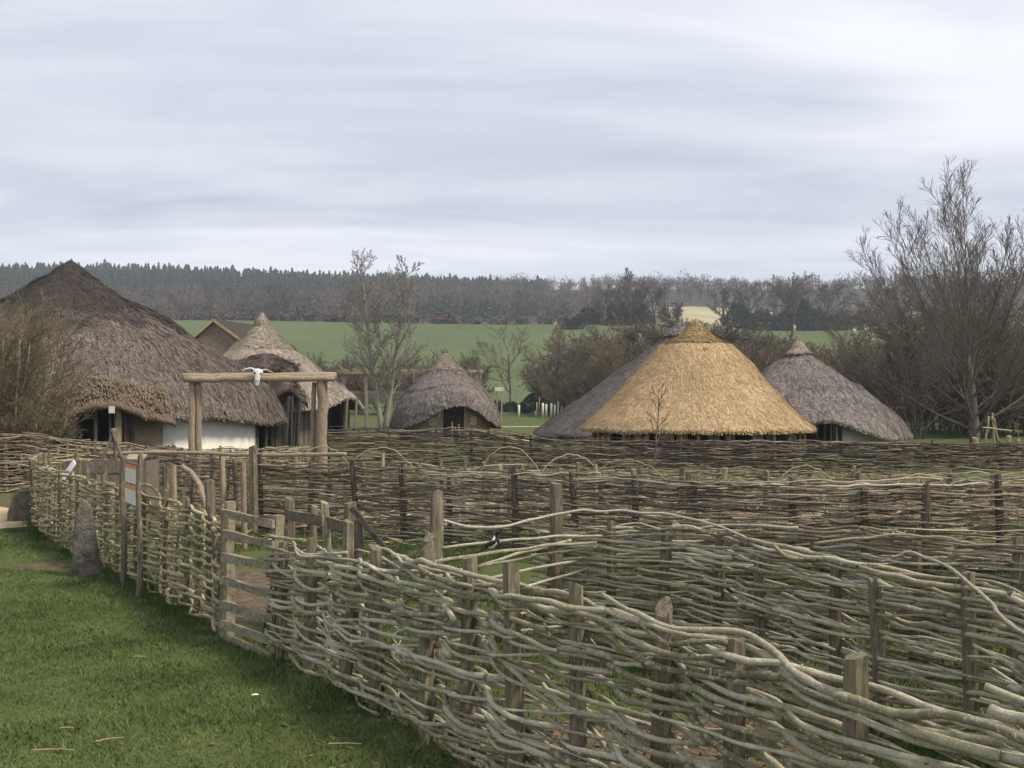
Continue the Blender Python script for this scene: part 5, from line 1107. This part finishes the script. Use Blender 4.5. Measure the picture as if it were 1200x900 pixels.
def lawn(x, y, q):
    vis = (np.abs(x) < y * .5) & (y > 4.6); d = side(x, y)
    pth = (np.abs(y - 21.3) < 2.4) & (x < -8.9); bare = np.hypot((x + 6.2) / 1.0, (y - 15.3) / .45) < 1
    dens = np.clip((11.0 / y) ** 1.1, .25, 1.0); return vis & (d > -.15) & ~pth & (~bare | (q.random(len(x)) < .15)) & (q.random(len(x)) < dens)
o = link('lawn_grass', blades(640000, (-12, .6, 4.6, 24), lawn, .018, .05, .0045, 71, .8).mesh('lawn_grass', False), M['grass']); tag(o, 'short green lawn grass in the left foreground', 'grass', kind='stuff')
def pen(x, y, q):
    d = side(x, y); dirtv = np.hypot((x - .9) / 1.6, (y - 7.4) / 1.1) < 1; sandy = np.hypot((x + 3) / 1.0, (y - 13.4) / 2.8) < 1
    return (np.abs(x) < y * .5) & (d < -.1) & (~dirtv | (q.random(len(x)) < .18)) & ~sandy & (vnoise(np.stack([x * .8, y * .8, x * 0 + 4], 1)) > -.62)
o = link('pen_grass', blades(300000, (-6, 9, 3.5, 20), pen, .025, .08, .006, 72, .6).mesh('pen_grass', False), M['tuft']); tag(o, 'rough patchy grass inside the wattle pens', 'grass', kind='stuff')
def edge(x, y, q): d = side(x, y); g = vnoise(np.stack([x * 1.4, y * 1.4, x * 0 + 2], 1)); return (np.abs(d + .0) < .35 + .25 * q.random(len(x))) & (g > -.1) & (y > 4.2) & ((x < -2.9) | (x > -2.0))
o = link('grass_tufts', blades(150000, (-9.6, 1.5, 4.2, 22), edge, .05, .15, .006, 73, .45).mesh('grass_tufts', False), M['tuft']); tag(o, 'longer rank grass tufts along the foot of the lawn-side fences', 'grass', kind='stuff')
q = np.random.default_rng(75); n = 420; x = q.uniform(-6, -.2, n); y = q.uniform(5.2, 16, n); kp = (side(x, y) > -.1) & (q.random(n) < np.exp(-np.clip(side(x, y), 0, 9) * .28)); x, y = x[kp], y[kp]; n = len(x); z = ground_z(x, y) + q.uniform(.02, .04, n); a = unit(q.normal(0, 1, (n, 3)) * [1, 1, .3]) * q.uniform(.012, .03, n)[:, None]; b = unit(q.normal(0, 1, (n, 3)) * [1, 1, .3]) * q.uniform(.008, .018, n)[:, None]; p = np.stack([x, y, z], 1)
o = link('fallen_leaves', MB().add(np.stack([p - a, p + b, p + a, p - b], 1).reshape(-1, 3), np.arange(4 * n).reshape(n, 4)).mesh('fallen_leaves', False), M['litter']); tag(o, 'few small brown leaves scattered on the lawn', 'leaves', kind='stuff')
q = np.random.default_rng(74); n = 1800; x = q.normal(.9, .9, n); y = q.normal(7.4, .9, n); z = ground_z(x, y) + q.uniform(.004, .02, n); a = unit(q.normal(0, 1, (n, 3)) * [1, 1, .25]) * q.uniform(.015, .04, n)[:, None]; b = unit(q.normal(0, 1, (n, 3)) * [1, 1, .25]) * q.uniform(.01, .025, n)[:, None]; p = np.stack([x, y, z], 1)
o = link('leaf_litter', MB().add(np.stack([p - a, p + b, p + a, p - b], 1).reshape(-1, 3), np.arange(4 * n).reshape(n, 4)).mesh('leaf_litter', False), M['litter']); tag(o, 'dead brown leaves and chips on the bare soil behind the near fence', 'leaf litter', kind='stuff')
n = 5000; x = q.uniform(-6, 12, n); y = q.uniform(17, 33, n); z = ground_z(x, y) + q.uniform(.01, .1, n); a = unit(q.normal(0, 1, (n, 3)) * [1, 1, .35]) * q.uniform(.08, .25, n)[:, None]; b = unit(q.normal(0, 1, (n, 3)) * [1, 1, .6]) * .015; p = np.stack([x, y, z], 1)
o = link('bed_straw', MB().add(np.stack([p - a, p + b, p + a, p - b], 1).reshape(-1, 3), np.arange(4 * n).reshape(n, 4)).mesh('bed_straw', False), M['straw']); tag(o, 'pale straw and dead stalks scattered over the hooped bed', 'straw', kind='stuff')
for i, (px, py, L_, az, lb) in enumerate(((64, 880, .26, .05, 'pale twig lying on the lawn at the lower left corner'), (130, 870, .18, .5, 'small twig on the lawn right of the lower-left twig'), (405, 874, .22, .02, 'thin pale twig on the lawn below the near fence'), (80, 857, .1, 0, 'tiny pale twig on the lawn above the lower-left twig'), (165, 770, .12, 0, 'pale straw stem in the middle of the lawn'))):
    Yd = EYE * F / (py - HZ); x = gx(px, Yd); z = gz(x, Yd) + .028; dx = np.array([math.cos(az), math.sin(az), 0]) * L_ / 2; c_ = np.array([x, Yd, z])
    solo('twig', bent_rod([c_ - dx, c_ + [0, .006, .003], c_ + dx], .0055, .0035, k=5, seed=i, wob=.003), M['straw'], lb, 'twig', (float(x), float(Yd), float(z)))
Yd = EYE * F / (817 - HZ); x = gx(300, Yd); z = gz(x, Yd) + .03; t = np.linspace(-1, 1, 7)
solo('feather', MB().add(np.vstack([np.stack([x + t * .03, Yd + .012 * (1 - t * t) + t * .01, z + .01 * (1 - t * t)], 1), np.stack([x + t * .03, Yd - .012 * (1 - t * t) + t * .01, z + .004 * (1 - t * t)], 1)]), [[i, i + 1, i + 8, i + 7] for i in range(6)]), M['whitef'], 'tiny white feather on the lawn below the ladder gate', 'feather', (float(x), float(Yd), float(z)))

for k_ in [o for o in bpy.data.objects if '_used' in o.keys()]: del k_['_used']
for o in bpy.data.objects:
    if '_used' in o.keys(): del o['_used']

# ------------------------------------------------------------------ haze
hz = MB().box((0, 800, 62), (1600, 0, 0), (0, 960, 0), (0, 0, 68)); hm = bpy.data.materials.new('haze'); hm.use_nodes = True; hn = hm.node_tree; hn.nodes.clear()
pv = hn.nodes.new('ShaderNodeVolumePrincipled'); pv.inputs['Color'].default_value = (0.80, 0.86, 0.95, 1); pv.inputs['Density'].default_value = 0.0004; pv.inputs['Anisotropy'].default_value = 0.1
ho_ = hn.nodes.new('ShaderNodeOutputMaterial'); hn.links.new(pv.outputs[0], ho_.inputs['Volume'])
o = link('haze', hz.mesh('haze', False), hm); o['kind'] = 'stuff'; o['label'] = 'thin grey-blue haze in the air'; o['category'] = 'haze'
